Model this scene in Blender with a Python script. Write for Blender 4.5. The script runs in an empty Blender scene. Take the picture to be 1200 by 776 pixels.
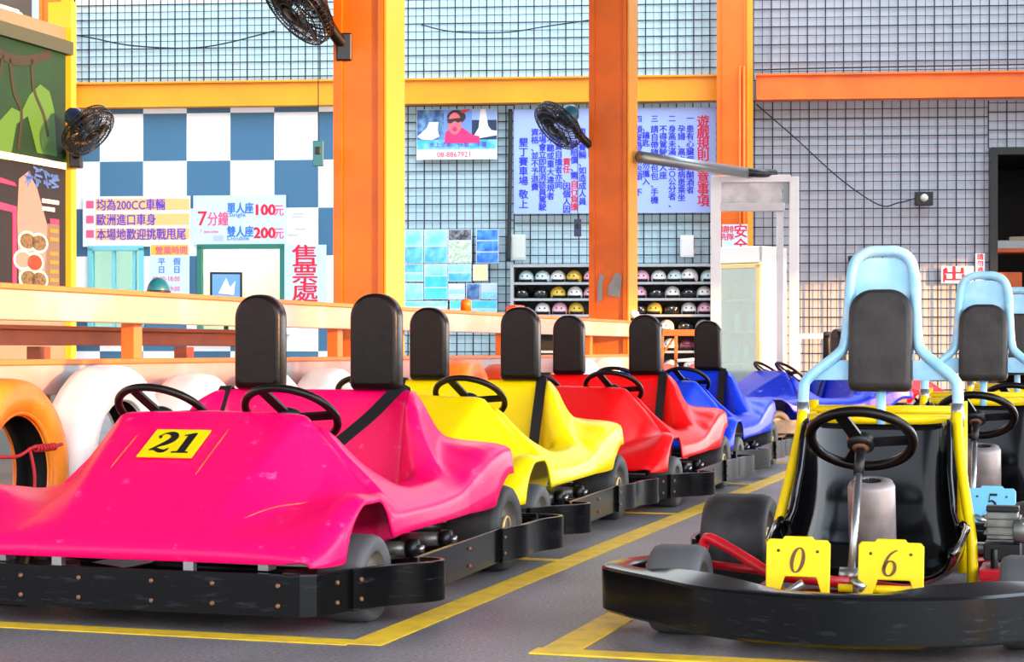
import bpy, math, random
from mathutils import Vector as V, Matrix as M
random.seed(7)
SC = bpy.context.scene
COL = SC.collection
PI = math.pi
FPX, CX, HY, CH = 2160.0, 600.0, 410.0, 0.756      # focal length (px), centre, horizon row, eye height
TH = math.radians(17.5)                              # direction of the rows of karts
FW = V((-math.sin(TH), -math.cos(TH), 0))            # where the karts look
LF = V((math.cos(TH), -math.sin(TH), 0))             # their left hand

def P(px, py, d): return V(((px-CX)*d/FPX, d, CH+(HY-py)*d/FPX))
def G(px, py):
    d = CH*FPX/(py-HY); return V(((px-CX)*d/FPX, d, 0))
def FLw(f, l): return FW*f + LF*l

# ---------------------------------------------------------------- materials
def lin(c): return tuple(((x/255)/12.92 if x/255 <= .04045 else ((x/255+.055)/1.055)**2.4) for x in c)
MATS = {}
def mat(name, rgb, rough=.5, metal=0.0, var=0.0, scale=6.0, rgb2=None, coat=0.0, spec=.5, bump=0.0, detail=4, lo=.4, hi=.65):
    if name in MATS: return MATS[name]
    m = bpy.data.materials.new(name); m.use_nodes = True
    nt = m.node_tree; b = nt.nodes['Principled BSDF']
    c = lin(rgb)
    b.inputs['Base Color'].default_value = (*c, 1)
    b.inputs['Roughness'].default_value = rough
    b.inputs['Metallic'].default_value = metal
    b.inputs['Specular IOR Level'].default_value = spec
    if coat: b.inputs['Coat Weight'].default_value = coat; b.inputs['Coat Roughness'].default_value = .12
    if var or rgb2 or bump:
        tc = nt.nodes.new('ShaderNodeTexCoord'); n = nt.nodes.new('ShaderNodeTexNoise')
        n.inputs['Scale'].default_value = scale; n.inputs['Detail'].default_value = detail
        nt.links.new(tc.outputs['Object'], n.inputs['Vector'])
        r = nt.nodes.new('ShaderNodeValToRGB'); r.color_ramp.elements[0].position = lo; r.color_ramp.elements[1].position = hi
        c2 = lin(rgb2) if rgb2 else tuple(x*(1-var) for x in c)
        r.color_ramp.elements[0].color = (*c, 1); r.color_ramp.elements[1].color = (*c2, 1)
        nt.links.new(n.outputs['Fac'], r.inputs['Fac'])
        if var or rgb2: nt.links.new(r.outputs['Color'], b.inputs['Base Color'])
        if bump:
            bp = nt.nodes.new('ShaderNodeBump'); bp.inputs['Strength'].default_value = bump; bp.inputs['Distance'].default_value = .01
            nt.links.new(n.outputs['Fac'], bp.inputs['Height']); nt.links.new(bp.outputs['Normal'], b.inputs['Normal'])
    MATS[name] = m
    return m
def emit(name, rgb, s):
    m = bpy.data.materials.new(name); m.use_nodes = True
    b = m.node_tree.nodes['Principled BSDF']; b.inputs['Base Color'].default_value = (*lin(rgb), 1)
    b.inputs['Emission Color'].default_value = (*lin(rgb), 1); b.inputs['Emission Strength'].default_value = s
    return m
def shell_mat(name, rgb, worn):                       # moulded plastic with pale scuffs
    m = mat(name, rgb, .34, 0, 0, 5, None, 0, .28)
    nt = m.node_tree; b = nt.nodes['Principled BSDF']
    tc = nt.nodes.new('ShaderNodeTexCoord'); mp = nt.nodes.new('ShaderNodeMapping'); mp.inputs['Scale'].default_value = (3, 5, 9)
    n = nt.nodes.new('ShaderNodeTexNoise'); n.inputs['Scale'].default_value = 3.2; n.inputs['Detail'].default_value = 9; n.inputs['Roughness'].default_value = .7
    r = nt.nodes.new('ShaderNodeValToRGB'); r.color_ramp.elements[0].position = .60; r.color_ramp.elements[1].position = .82
    c = lin(rgb); r.color_ramp.elements[0].color = (*c, 1); r.color_ramp.elements[1].color = (*lin(worn), 1)
    nt.links.new(tc.outputs['Object'], mp.inputs['Vector']); nt.links.new(mp.outputs['Vector'], n.inputs['Vector'])
    nt.links.new(n.outputs['Fac'], r.inputs['Fac']); nt.links.new(r.outputs['Color'], b.inputs['Base Color'])
    return m

PINK = shell_mat('pink_plastic', (250, 4, 98), (255, 120, 180))
YELB = shell_mat('yellow_plastic', (255, 222, 0), (255, 236, 90))
REDB = shell_mat('red_plastic', (250, 10, 16), (245, 110, 110))
BLUB = shell_mat('blue_plastic', (8, 58, 225), (120, 150, 225))
NAVB = shell_mat('deep_blue_plastic', (14, 40, 190), (150, 165, 230))
VINYL = mat('black_vinyl', (20, 13, 12), .3, 0, .3, 30, bump=.08, spec=.22)
VINYL2 = mat('worn_grey_vinyl', (42, 37, 36), .42, 0, 0, 11, (56, 50, 48), bump=.7, spec=.3)
RUBB = mat('tyre_rubber', (34, 33, 34), .6, 0, 0, 9, (62, 60, 60), bump=.1)
RUBW = mat('dusty_tyre_rubber', (84, 83, 84), .6, 0, 0, 7, (74, 73, 75))
BUMP = mat('scuffed_black_polymer', (9, 9, 11), .2, 0, 0, 9, (58, 58, 64), spec=.3, lo=.56, hi=.86, detail=10)
_n0 = next(n for n in BUMP.node_tree.nodes if n.type == 'TEX_NOISE'); _n0.inputs['Roughness'].default_value = .68
_mp = BUMP.node_tree.nodes.new('ShaderNodeMapping'); _mp.inputs['Scale'].default_value = (1, 1, 7)
BUMP.node_tree.links.new(_n0.inputs['Vector'].links[0].from_socket, _mp.inputs['Vector']); BUMP.node_tree.links.new(_mp.outputs['Vector'], _n0.inputs['Vector'])
BLK = mat('black_metal', (22, 22, 24), .4, .3)
BLKG = mat('gloss_black', (6, 5, 7), .13, 0, 0, spec=.4)
STEEL = mat('steel', (170, 170, 172), .32, .9)
RUST = mat('rusty_bolt', (140, 96, 70), .5, .5)
RIM = mat('dusty_rim', (120, 112, 104), .5, .6)
BRASS = mat('hub_ring', (205, 175, 120), .4, .6)
STRAP = mat('black_webbing', (26, 24, 26), .5)
YEL = mat('yellow_paint', (255, 216, 0), .35, 0, .08, 8, spec=.3)
LBLU = mat('light_blue_paint', (140, 200, 232), .28, 0, 0, 10, (176, 218, 240), coat=.4)
REDM = mat('red_frame_paint', (205, 12, 30), .35, 0, .3, 8)
CANI = mat('galvanised_sleeve', (150, 138, 136), .45, .3, 0, 12, (122, 110, 108))
ALU = mat('cast_aluminium', (135, 135, 130), .45, .7, .4, 20)
ORNG = mat('orange_steel_paint', (244, 108, 0), .42, 0, .22, 2.2)
ORND = mat('amber_beam_and_sunlit_side', (236, 150, 0), .42, 0, .12, 1.4)
RAILP = mat('peach_rail_paint', (190, 140, 130), .5, 0, 0, 2.6, (150, 152, 156), lo=.5, hi=.62, detail=3)
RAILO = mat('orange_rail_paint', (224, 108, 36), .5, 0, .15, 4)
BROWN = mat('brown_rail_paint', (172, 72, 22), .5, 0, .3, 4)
WHT = mat('white_paint', (236, 238, 238), .45, 0, .06, 4)
WTYRE = mat('white_painted_tyre', (244, 242, 236), .45, 0, .1, 8, bump=.15)
OTYRE = mat('orange_painted_tyre', (246, 112, 22), .42, 0, 0, 5, (248, 150, 40), bump=.15)
RTYRE = mat('red_orange_painted_tyre', (236, 70, 20), .42, 0, .2, 6, bump=.15)
TIN = mat('tyre_inside', (12, 12, 13), .7)
YLINE = mat('yellow_road_paint', (248, 200, 40), .6, 0, 0, 14, (214, 172, 56), detail=8, lo=.45, hi=.75)
WIRE = mat('dark_wire', (26, 34, 40), .5, .4)
CABLE = mat('black_cable', (20, 22, 26), .6)
FANB = mat('fan_black', (14, 14, 16), .28, .2)
TEAL = mat('teal_plastic', (20, 96, 120), .35)
NAVY = mat('navy_motor', (22, 44, 96), .4)
GREY = mat('grey_pipe', (120, 124, 126), .35, .6)
LGREY = mat('light_grey_box', (196, 200, 190), .5)
SILV = mat('silver_case', (190, 192, 196), .25, .8)
RED_T = mat('red_lettering', (214, 8, 48), .6)
BLU_T = mat('blue_lettering', (28, 40, 200), .6)
SKY_T = mat('sky_blue_lettering', (48, 112, 196), .6)
PUR_T = mat('purple_lettering', (98, 62, 172), .6)
PNK_T = mat('pink_lettering', (226, 88, 128), .6)
BLK_T = mat('black_lettering', (18, 16, 14), .5)
BRN_T = mat('brown_lettering', (100, 62, 10), .5)
LAV = mat('lavender_banner', (158, 180, 236), .6)
PAPER = mat('white_paper', (218, 224, 232), .6)
PBLU = mat('pale_blue_board', (192, 212, 232), .6)
PEACH = mat('peach_band', (244, 184, 112), .6)
AMBER = mat('amber_band', (250, 178, 40), .6)
GLASSG = mat('pale_glass_green', (170, 215, 200), .1)

# ---------------------------------------------------------------- mesh builder
class MB:
    def __init__(s): s.v = []; s.f = []; s.m = []; s.sm = []; s.mats = []
    def mi(s, m):
        if m not in s.mats: s.mats.append(m)
        return s.mats.index(m)
    def add(s, vs, fs, m, smooth=False, X=None):
        o = len(s.v); k = s.mi(m)
        s.v += [tuple(X @ V(p)) if X else tuple(p) for p in vs]
        for f in fs: s.f.append([i+o for i in f]); s.m.append(k); s.sm.append(smooth)
    def box(s, c, sz, m, X=None, R=None):
        hx, hy, hz = sz[0]/2, sz[1]/2, sz[2]/2
        vs = [V((x, y, z)) for x in (-hx, hx) for y in (-hy, hy) for z in (-hz, hz)]
        if R: vs = [R @ p for p in vs]
        vs = [p+V(c) for p in vs]
        s.add(vs, [(0,1,3,2),(4,6,7,5),(0,4,5,1),(2,3,7,6),(0,2,6,4),(1,5,7,3)], m, False, X)
    def bar(s, a, b, w, h, m, X=None):                # rectangular bar from a to b, h measured upright
        a = V(a); b = V(b); d = (b-a); L = d.length; d.normalize()
        up = V((0,0,1)) if abs(d.z) < .95 else V((0,1,0))
        sd = d.cross(up).normalized(); u = sd.cross(d).normalized()
        R = M((d, sd, u)).transposed()
        s.box((a+b)/2, (L, w, h), m, X, R)
    def tube(s, pts, r, m, n=10, closed=False, X=None, cap=True):
        pts = [V(p) for p in pts]; N = len(pts)
        rs = r if isinstance(r, (list, tuple)) else [r]*N
        T = []
        for i in range(N):
            if closed: t = pts[(i+1) % N]-pts[i-1]
            else: t = pts[min(i+1, N-1)]-pts[max(i-1, 0)]
            T.append(t.normalized() if t.length > 1e-9 else V((0,0,1)))
        a = V((0,0,1)) if abs(T[0].z) < .9 else V((1,0,0))
        u = (a-T[0]*a.dot(T[0])).normalized(); vs = []
        for i in range(N):
            u = (u-T[i]*u.dot(T[i])).normalized(); w = T[i].cross(u)
            for k in range(n):
                an = 2*PI*k/n; vs.append(pts[i]+(u*math.cos(an)+w*math.sin(an))*rs[i])
        fs = []
        for i in range(N if closed else N-1):
            j = (i+1) % N
            for k in range(n): fs.append((i*n+k, i*n+(k+1) % n, j*n+(k+1) % n, j*n+k))
        if cap and not closed: fs += [tuple(range(n))[::-1], tuple((N-1)*n+k for k in range(n))]
        s.add(vs, fs, m, True, X)
    def lathe(s, prof, m, n=28, X=None, closed=False, smooth=True):   # profile of (radius, height) turned about z
        vs = []; fs = []; N = len(prof)
        for r, h in prof:
            for k in range(n): vs.append((r*math.cos(2*PI*k/n), r*math.sin(2*PI*k/n), h))
        for i in range(N if closed else N-1):
            j = (i+1) % N
            for k in range(n): fs.append((i*n+k, i*n+(k+1) % n, j*n+(k+1) % n, j*n+k))
        s.add(vs, fs, m, smooth, X)
    def torus(s, R, r, m, X=None, n=36, k=10):
        s.lathe([(R+r*math.cos(2*PI*i/k), r*math.sin(2*PI*i/k)) for i in range(k)], m, n, X, True)
    def prism(s, poly, z0, z1, m, X=None, smooth=False):
        n = len(poly); vs = [(x, y, z0) for x, y in poly]+[(x, y, z1) for x, y in poly]
        fs = [tuple(range(n))[::-1], tuple(range(n, 2*n))]+[(i, (i+1) % n, n+(i+1) % n, n+i) for i in range(n)]
        s.add(vs, fs, m, smooth, X)
    def ball(s, c, r, m, X=None, n=16, k=8, z0=-1.0):
        r = r if isinstance(r, (tuple, list)) else (r, r, r); vs = []; fs = []
        for i in range(k+1):
            t = math.asin(z0)+(PI/2-math.asin(z0))*i/k
            for j in range(n):
                a = 2*PI*j/n; vs.append((c[0]+r[0]*math.cos(t)*math.cos(a), c[1]+r[1]*math.cos(t)*math.sin(a), c[2]+r[2]*math.sin(t)))
        for i in range(k):
            for j in range(n): fs.append((i*n+j, i*n+(j+1) % n, (i+1)*n+(j+1) % n, (i+1)*n+j))
        if z0 > -1: fs.append(tuple(range(n))[::-1])
        s.add(vs, fs, m, True, X)
    def grid(s, rows, m, X=None, smooth=True, wrap=False):
        n = len(rows[0]); vs = [p for r in rows for p in r]; fs = []
        for i in range(len(rows)-1):
            for k in range(n if wrap else n-1): fs.append((i*n+k, i*n+(k+1) % n, (i+1)*n+(k+1) % n, (i+1)*n+k))
        s.add(vs, fs, m, smooth, X)
    def pillow(s, outline, t, m, X=None):             # padded slab: outline in xz, thickness along y
        cx = sum(p[0] for p in outline)/len(outline); cz = sum(p[1] for p in outline)/len(outline)
        rows = []
        for yy, k in ((-.5, .80), (-.47, .90), (-.36, .97), (-.18, 1), (.18, 1), (.36, .97), (.47, .90), (.5, .80)):
            rows.append([(cx+(p[0]-cx)*k, yy*t, cz+(p[1]-cz)*(1-(1-k)*.6)) for p in outline])
        s.grid(rows, m, X, True, True)
        n = len(outline); s.add(rows[0], [tuple(range(n))], m, True, X); s.add(rows[-1], [tuple(range(n))[::-1]], m, True, X)
    def band(s, path, z0, z1, t, m, X=None, closed=False):   # upright strip along a plan path
        pts = [V((p[0], p[1], 0)) for p in path]; N = len(pts); rows = []
        for i in range(N):
            d = (pts[min(i+1, N-1)]-pts[max(i-1, 0)]).normalized(); nn = V((-d.y, d.x, 0))*t/2
            a, b = pts[i]+nn, pts[i]-nn
            rows.append([(a.x, a.y, z0), (b.x, b.y, z0), (b.x, b.y, z1), (a.x, a.y, z1)])
        s.grid(rows, m, X, False, True)
        s.add(rows[0], [(0,1,2,3)], m, False, X); s.add(rows[-1], [(3,2,1,0)], m, False, X)
    def stroke(s, pts, ws, m, X=None, t=.0016, closed=False):  # pen stroke of varying width in the xy plane
        N = len(pts); rows = []
        for i in range(N):
            a = V(pts[(i+1) % N] if closed else pts[min(i+1, N-1)]); b = V(pts[i-1] if (closed or i > 0) else pts[0])
            d = (a-b).normalized(); nn = V((-d.y, d.x))*ws[i]/2; p = V(pts[i]); q, r = p+nn, p-nn
            rows.append([(q.x, q.y, 0), (r.x, r.y, 0), (r.x, r.y, t), (q.x, q.y, t)])
        if closed: rows.append(rows[0])
        s.grid(rows, m, X, False, True)
        if not closed: s.add(rows[0], [(0,1,2,3)], m, False, X); s.add(rows[-1], [(3,2,1,0)], m, False, X)
    def build(s, name, parent=None, bevel=0, solid=0, loc=None, rot=None, seg=2):
        me = bpy.data.meshes.new(name); me.from_pydata(s.v, [], s.f)
        for m in s.mats: me.materials.append(m)
        for p, k, q in zip(me.polygons, s.m, s.sm): p.material_index = k; p.use_smooth = q
        me.update()
        o = bpy.data.objects.new(name, me); COL.objects.link(o)
        if parent: o.parent = parent
        if loc: o.location = loc
        if rot: o.rotation_euler = rot
        if solid:
            x = o.modifiers.new('s', 'SOLIDIFY'); x.thickness = solid; x.offset = -1
        if bevel:
            x = o.modifiers.new('b', 'BEVEL'); x.width = bevel; x.segments = seg; x.limit_method = 'ANGLE'; x.angle_limit = .7
        return o
def tag(o, label, cat, group=None):
    o['label'] = label; o['category'] = cat
    if group: o['group'] = group
    return o
def struct(o): o['kind'] = 'structure'; return o
def thing(name, loc, label, cat, rotz=0, group=None):
    o = bpy.data.objects.new(name, None); COL.objects.link(o); o.empty_display_size = .1
    o.location = loc; o.rotation_euler = (0, 0, rotz)
    return tag(o, label, cat, group)
def smooth_path(pts, n=6, closed=False):
    pts = [V(p) for p in pts]; N = len(pts); out = []
    for i in range(N if closed else N-1):
        if closed: p0, p1, p2, p3 = pts[i-1], pts[i], pts[(i+1) % N], pts[(i+2) % N]
        else: p0, p1, p2, p3 = pts[max(i-1, 0)], pts[i], pts[i+1], pts[min(i+2, N-1)]
        for k in range(n):
            t = k/n
            out.append(.5*((2*p1)+(p2-p0)*t+(2*p0-5*p1+4*p2-p3)*t*t+(3*p1-p0-3*p2+p3)*t**3))
    if not closed: out.append(pts[-1])
    return out
def text(mb, body, h, m, X, line=1.0, bold=0.0, align='LEFT', sx=1.0, sp=1.0):
    c = bpy.data.curves.new('glyphs', 'FONT'); c.body = body; c.size = h; c.space_line = line; c.extrude = .0015
    c.align_x = align; c.resolution_u = 2; c.space_character = sp
    o = bpy.data.objects.new('glyphs', c); COL.objects.link(o)
    dg = bpy.context.evaluated_depsgraph_get()
    me = bpy.data.meshes.new_from_object(o.evaluated_get(dg))
    q = bold*h*.75
    for i, (dx, dy) in enumerate(((0, 0),) if not bold else ((-q, -q*.5), (q, -q*.5), (0, q*.7))):
        mb.add([(v.co.x*sx+dx, v.co.y+dy, v.co.z+i*.0004) for v in me.vertices], [tuple(p.vertices) for p in me.polygons], m, False, X)
    bpy.data.objects.remove(o); bpy.data.curves.remove(c); bpy.data.meshes.remove(me)
UP = M(((1,0,0,0),(0,0,-1,0),(0,1,0,0),(0,0,0,1)))     # drawing plane xy stood upright, facing -y
def up_at(x, y, z): return M.Translation((x, y, z)) @ UP

def dup_tree(root, names=None):
    r = root.copy(); COL.objects.link(r)
    for ch in list(root.children):
        c = ch.copy(); COL.objects.link(c); c.parent = r
        for g in list(ch.children):
            d = g.copy(); COL.objects.link(d); d.parent = c
    return r
def children_of(root, stem): return [c for c in root.children if c.name.split('.')[0] == stem]
def drop(o):
    for g in list(o.children): bpy.data.objects.remove(g)
    bpy.data.objects.remove(o)

# ---------------------------------------------------------------- camera, world, sun
cam = bpy.data.cameras.new('camera'); co = bpy.data.objects.new('camera', cam); COL.objects.link(co)
co.location = (0, 0, CH); co.rotation_euler = (PI/2, 0, 0)
cam.sensor_width = 36; cam.lens = 36*FPX/1200; cam.shift_y = (HY-388)/1200; cam.clip_end = 200
SC.camera = co
w = bpy.data.worlds.new('sky'); SC.world = w; w.use_nodes = True
bg = w.node_tree.nodes['Background']
wtc = w.node_tree.nodes.new('ShaderNodeTexCoord'); wsx = w.node_tree.nodes.new('ShaderNodeSeparateXYZ'); wr = w.node_tree.nodes.new('ShaderNodeValToRGB')
w.node_tree.links.new(wtc.outputs['Generated'], wsx.inputs[0]); w.node_tree.links.new(wsx.outputs['Z'], wr.inputs['Fac'])
wr.color_ramp.elements[0].color = (1.0, .955, .90, 1); wr.color_ramp.elements[1].color = (.66, .82, 1.0, 1); wr.color_ramp.elements[1].position = .55
w.node_tree.links.new(wr.outputs['Color'], bg.inputs['Color'])
_m = w.node_tree.nodes.new('ShaderNodeMapRange'); _m.inputs['From Min'].default_value = -.3; _m.inputs['From Max'].default_value = .9; _m.inputs['To Min'].default_value = 1.5; _m.inputs['To Max'].default_value = 6.4
w.node_tree.links.new(wsx.outputs['X'], _m.inputs['Value']); w.node_tree.links.new(_m.outputs['Result'], bg.inputs['Strength'])
sl = bpy.data.lights.new('sun', 'SUN'); sl.energy = 8; sl.color = (1.0, .44, .10); sl.angle = math.radians(1.5)
so = bpy.data.objects.new('sun', sl); COL.objects.link(so)
so.rotation_euler = V((-.80, .60, -.125)).to_track_quat('-Z', 'Y').to_euler()
SC.view_settings.view_transform = 'Standard'; SC.view_settings.look = 'None'; SC.view_settings.gamma = 1
SC.view_settings.use_curve_mapping = False; SC.view_settings.exposure = 0.78
SC.cycles.max_bounces = 6; SC.cycles.diffuse_bounces = 3

# ---------------------------------------------------------------- floor and markings
ASPH = mat('asphalt', (108, 106, 110), .48, 0, 0, 90, (160, 157, 157), bump=.25, lo=.35, hi=.7, detail=8)
_nt = ASPH.node_tree
_tc = _nt.nodes.new('ShaderNodeTexCoord'); _n = _nt.nodes.new('ShaderNodeTexNoise'); _n.inputs['Scale'].default_value = 1.1; _n.inputs['Detail'].default_value = 5
_nt.links.new(_tc.outputs['Object'], _n.inputs['Vector'])
_mx = _nt.nodes.new('ShaderNodeMix'); _mx.data_type = 'RGBA'; _mx.blend_type = 'MULTIPLY'; _mx.inputs['Factor'].default_value = 1
_r = _nt.nodes.new('ShaderNodeValToRGB'); _r.color_ramp.elements[0].position = .35; _r.color_ramp.elements[1].position = .7
_r.color_ramp.elements[0].color = (.62, .58, .6, 1); _r.color_ramp.elements[1].color = (1.05, 1.02, 1, 1)
_nt.links.new(_n.outputs['Fac'], _r.inputs['Fac'])
_pb = _nt.nodes['Principled BSDF']; _src = _pb.inputs['Base Color'].links[0].from_socket
_nt.links.new(_src, _mx.inputs[6]); _nt.links.new(_r.outputs['Color'], _mx.inputs[7]); _nt.links.new(_mx.outputs[2], _pb.inputs['Base Color'])
b = MB(); b.add([(-40, -25, 0), (40, -25, 0), (40, 45, 0), (-40, 45, 0)], [(0,1,2,3)], ASPH); struct(b.build('floor'))
def quad_line(a, c, wd):
    a = V(a); c = V(c); d = (c-a).normalized(); n = V((-d.y, d.x, 0))*wd/2
    b = MB(); vs = [a+n, a-n, c-n, c+n]; vs = [(p.x, p.y, .0005) for p in vs]+[(p.x, p.y, .002+.0004*K) for p in vs]
    b.add(vs, [(4,5,6,7),(0,1,5,4),(1,2,6,5),(2,3,7,6),(3,0,4,7)], YLINE); return b
K = 0
def line(a, c, wd=.1):
    global K; K += 1
    b = quad_line(a, c, wd); o = b.build('trim_%d' % K); struct(o); return o
A0 = V((-.375, 4.735, 0)); ROW = -FW
line(A0-ROW*.02, A0+ROW*13.5, .098)
line(A0-LF*.04, A0-LF*2.6, .085)
for k in range(1, 5): line(A0+ROW*(1.95*k)-LF*.05, A0+ROW*(1.95*k)-LF*1.4, .05)
B0 = V((.105, 4.575, 0))
line(B0+ROW*.0, B0+ROW*1.2, .098)
line(B0-LF*.06+ROW*.02, B0-LF*.06+ROW*.02+LF*2.0, .08)

# ---------------------------------------------------------------- twin-seat kart
def pchip(xs, ys, x):
    n = len(xs)
    if x <= xs[0]: return ys[0]
    if x >= xs[-1]: return ys[-1]
    i = max(k for k in range(n-1) if xs[k] <= x)
    h = [xs[k+1]-xs[k] for k in range(n-1)]; d = [(ys[k+1]-ys[k])/h[k] for k in range(n-1)]
    def sl(k):
        if k == 0: return d[0]
        if k == n-1: return d[-1]
        if d[k-1]*d[k] <= 0: return 0
        w1 = 2*h[k]+h[k-1]; w2 = h[k]+2*h[k-1]
        return (w1+w2)/(w1/d[k-1]+w2/d[k])
    t = (x-xs[i])/h[i]; m0, m1 = sl(i)*h[i], sl(i+1)*h[i]
    return (2*t**3-3*t*t+1)*ys[i]+(t**3-2*t*t+t)*m0+(-2*t**3+3*t*t)*ys[i+1]+(t**3-t*t)*m1
# station x : centre z, then (y,z) of crease, wall, sill, shoulder, side, hem
ST = [
 (.968, .19, (.22,.19),(.36,.19),(.46,.19),(.53,.188),(.55,.186),(.552,.184)),
 (.960, .222,(.22,.222),(.36,.22),(.46,.216),(.535,.212),(.56,.20),(.565,.184)),
 (.93, .255,(.22,.255),(.36,.25),(.47,.245),(.55,.245),(.585,.225),(.59,.184)),
 (.85, .315,(.23,.310),(.36,.275),(.47,.29),(.57,.315),(.612,.28),(.612,.188)),
 (.72, .405,(.25,.398),(.38,.305),(.47,.325),(.57,.368),(.615,.345),(.612,.20)),
 (.58, .490,(.27,.482),(.40,.335),(.48,.33),(.56,.352),(.61,.325),(.608,.215)),
 (.47, .552,(.285,.545),(.405,.40),(.48,.338),(.55,.338),(.60,.295),(.602,.22)),
 (.425,.575,(.295,.568),(.405,.44),(.48,.348),(.54,.338),(.597,.29),(.60,.222)),
 (.405,.572,(.295,.565),(.40,.45),(.47,.36),(.54,.338),(.596,.29),(.60,.223)),
 (.385,.16, (.26,.16),(.325,.55),(.40,.46),(.535,.338),(.595,.29),(.60,.223)),
 (.25, .16, (.36,.16),(.40,.415),(.44,.395),(.535,.338),(.594,.29),(.60,.225)),
 (.14, .16, (.405,.16),(.435,.345),(.475,.342),(.535,.338),(.592,.29),(.60,.226)),
 (-.05,.16, (.405,.16),(.435,.345),(.475,.345),(.535,.342),(.592,.30),(.60,.228)),
 (-.135,.17, (.39,.17),(.425,.375),(.47,.375),(.53,.355),(.592,.31),(.60,.229)),
 (-.185,.19, (.355,.19),(.385,.535),(.425,.52),(.505,.372),(.592,.33),(.60,.23)),
 (-.24,.25, (.335,.25),(.362,.60),(.405,.575),(.478,.395),(.597,.36),(.603,.23)),
 (-.315,.50, (.32,.50),(.35,.625),(.395,.585),(.462,.42),(.60,.39),(.606,.23)),
 (-.36,.622,(.31,.622),(.35,.618),(.388,.565),(.455,.438),(.603,.412),(.61,.232)),
 (-.41,.615,(.305,.612),(.345,.595),(.385,.525),(.45,.447),(.606,.43),(.614,.235)),
 (-.50,.545,(.29,.54),(.335,.52),(.38,.468),(.45,.448),(.608,.44),(.618,.30)),
 (-.61,.455,(.29,.452),(.34,.45),(.40,.446),(.46,.444),(.605,.432),(.616,.33)),
 (-.655,.41,(.29,.41),(.34,.41),(.40,.408),(.46,.405),(.595,.39),(.60,.335)),
]
ST.sort(key=lambda s: s[0])
XS = [s[0] for s in ST]
def bspline2(c, n):
    N = len(c); kn = [0, 0, 0]+[i for i in range(1, N-2)]+[N-2]*3; out = []
    for j in range(n):
        t = (N-2)*j/(n-1); t = min(t, N-2-1e-9); k = max(i for i in range(len(kn)-1) if kn[i] <= t and kn[i] < kn[i+1])
        d = [V(c[k-2]), V(c[k-1]), V(c[k])]
        for r in (1, 2):
            for q in (2, 1):
                if q < r: continue
                lo, hi = kn[k-2+q], kn[k+1+q-r]
                a = (t-lo)/(hi-lo) if hi > lo else 0
                d[q] = d[q-1]*(1-a)+d[q]*a
        out.append(d[2])
    return out
def half_section(x):
    z0 = pchip(XS, [s[1] for s in ST], x)
    pts = [V((0, z0))]
    for k in range(2, 8):
        pts.append(V((pchip(XS, [s[k][0] for s in ST], x), pchip(XS, [s[k][1] for s in ST], x))))
    hem = pts[-1].y
    for xc, r, zb, cap in ((.672, .192, .15, .332), (-.60, .20, .14, .335)):
        q = r*r-(x-xc)**2
        if q > 0: hem = max(hem, min(zb+math.sqrt(q), cap))
    if x < -.60: hem = max(hem, .335)
    pts[-1].y = hem; pts[-2].y = max(pts[-2].y, hem+.012)
    pts[-3].y = max(pts[-3].y, pts[-2].y+.004)
    c = [pts[0], pts[0].lerp(pts[1], .7), pts[1], pts[1].lerp(pts[2], .18), pts[2].lerp(pts[1], .18), pts[2], pts[3], pts[3].lerp(pts[4], .5), pts[4], pts[5], pts[5].lerp(pts[6], .5), pts[6]]
    return bspline2(c, 34)
def body_shell():
    xs = set(XS)
    x = -.655
    while x < .968: xs.add(round(x, 4)); x += .0165
    for q in (.382, .388, .392, .396, .400, .41, .415): xs.add(q)
    rows = []
    for x in sorted(xs):
        h = half_section(x)
        rows.append([(x, -p.x, p.y) for p in h[:0:-1]]+[(x, p.x, p.y) for p in h])
    return rows
ROWS = body_shell()
def lm(x, y, z, R=None):
    X = M.Translation((x, y, z)); return X @ R if R else X
YAX = M.Rotation(-PI/2, 4, 'X')                        # lathe axis z -> y
def wheel_mb(r, wd, worn=False):
    b = MB(); h = wd/2; q = .62*r
    prof = [(q, -h*.9), (r*.86, -h), (r*.95, -h*.9), (r, -h*.66), (r, h*.66), (r*.95, h*.9), (r*.86, h), (q, h*.9)]
    b.lathe(prof, RUBW if worn else RUBB, 32, YAX); return b
def rim_mb(r, wd):
    b = MB(); h = wd/2; q = .62*r
    b.lathe([(q, -h*.9), (q*.92, -h*.72), (q*.45, -h*.6), (q*.42, -h*.8), (0.001, -h*.8)], RIM, 20, YAX)
    b.lathe([(0.001, h*.8), (q*.42, h*.8), (q*.45, h*.6), (q*.92, h*.72), (q, h*.9)], RIM, 20, YAX)
    b.lathe([(q, -h*.9), (q, h*.9)], RIM, 20, YAX)
    for sgn in (-1, 1): b.torus(q*.42, .006, BRASS, M.Translation((0, sgn*h*.82, 0)) @ YAX, 16, 6)
    return b
def add_wheel(root, x, y, r, wd, worn=False, names='wheel'):
    wb = wheel_mb(r, wd, worn).build(names, root, loc=(x, y, r)); rim_mb(r, wd).build('rim', wb); return wb
def steering_mb(R=.142, r=.0125):
    b = MB(); b.torus(R, r, VINYL, None, 40, 10)
    for a in (PI/2, PI+.35, -.35):
        b.bar((0, 0, -.012), (R*math.cos(a), R*math.sin(a), 0), .036, .008, BLK)
    return b
def hub_mb():
    b = MB(); b.lathe([(.001, .004), (.034, .004), (.04, -.004), (.036, -.024), (.02, -.03), (.001, -.03)], BLK, 18)
    b.lathe([(.001, -.034), (.02, -.034), (.024, -.028)], RUST, 12); return b
TILT = M.Rotation(-math.radians(35), 4, 'Y')           # normal leans back towards the driver
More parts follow.
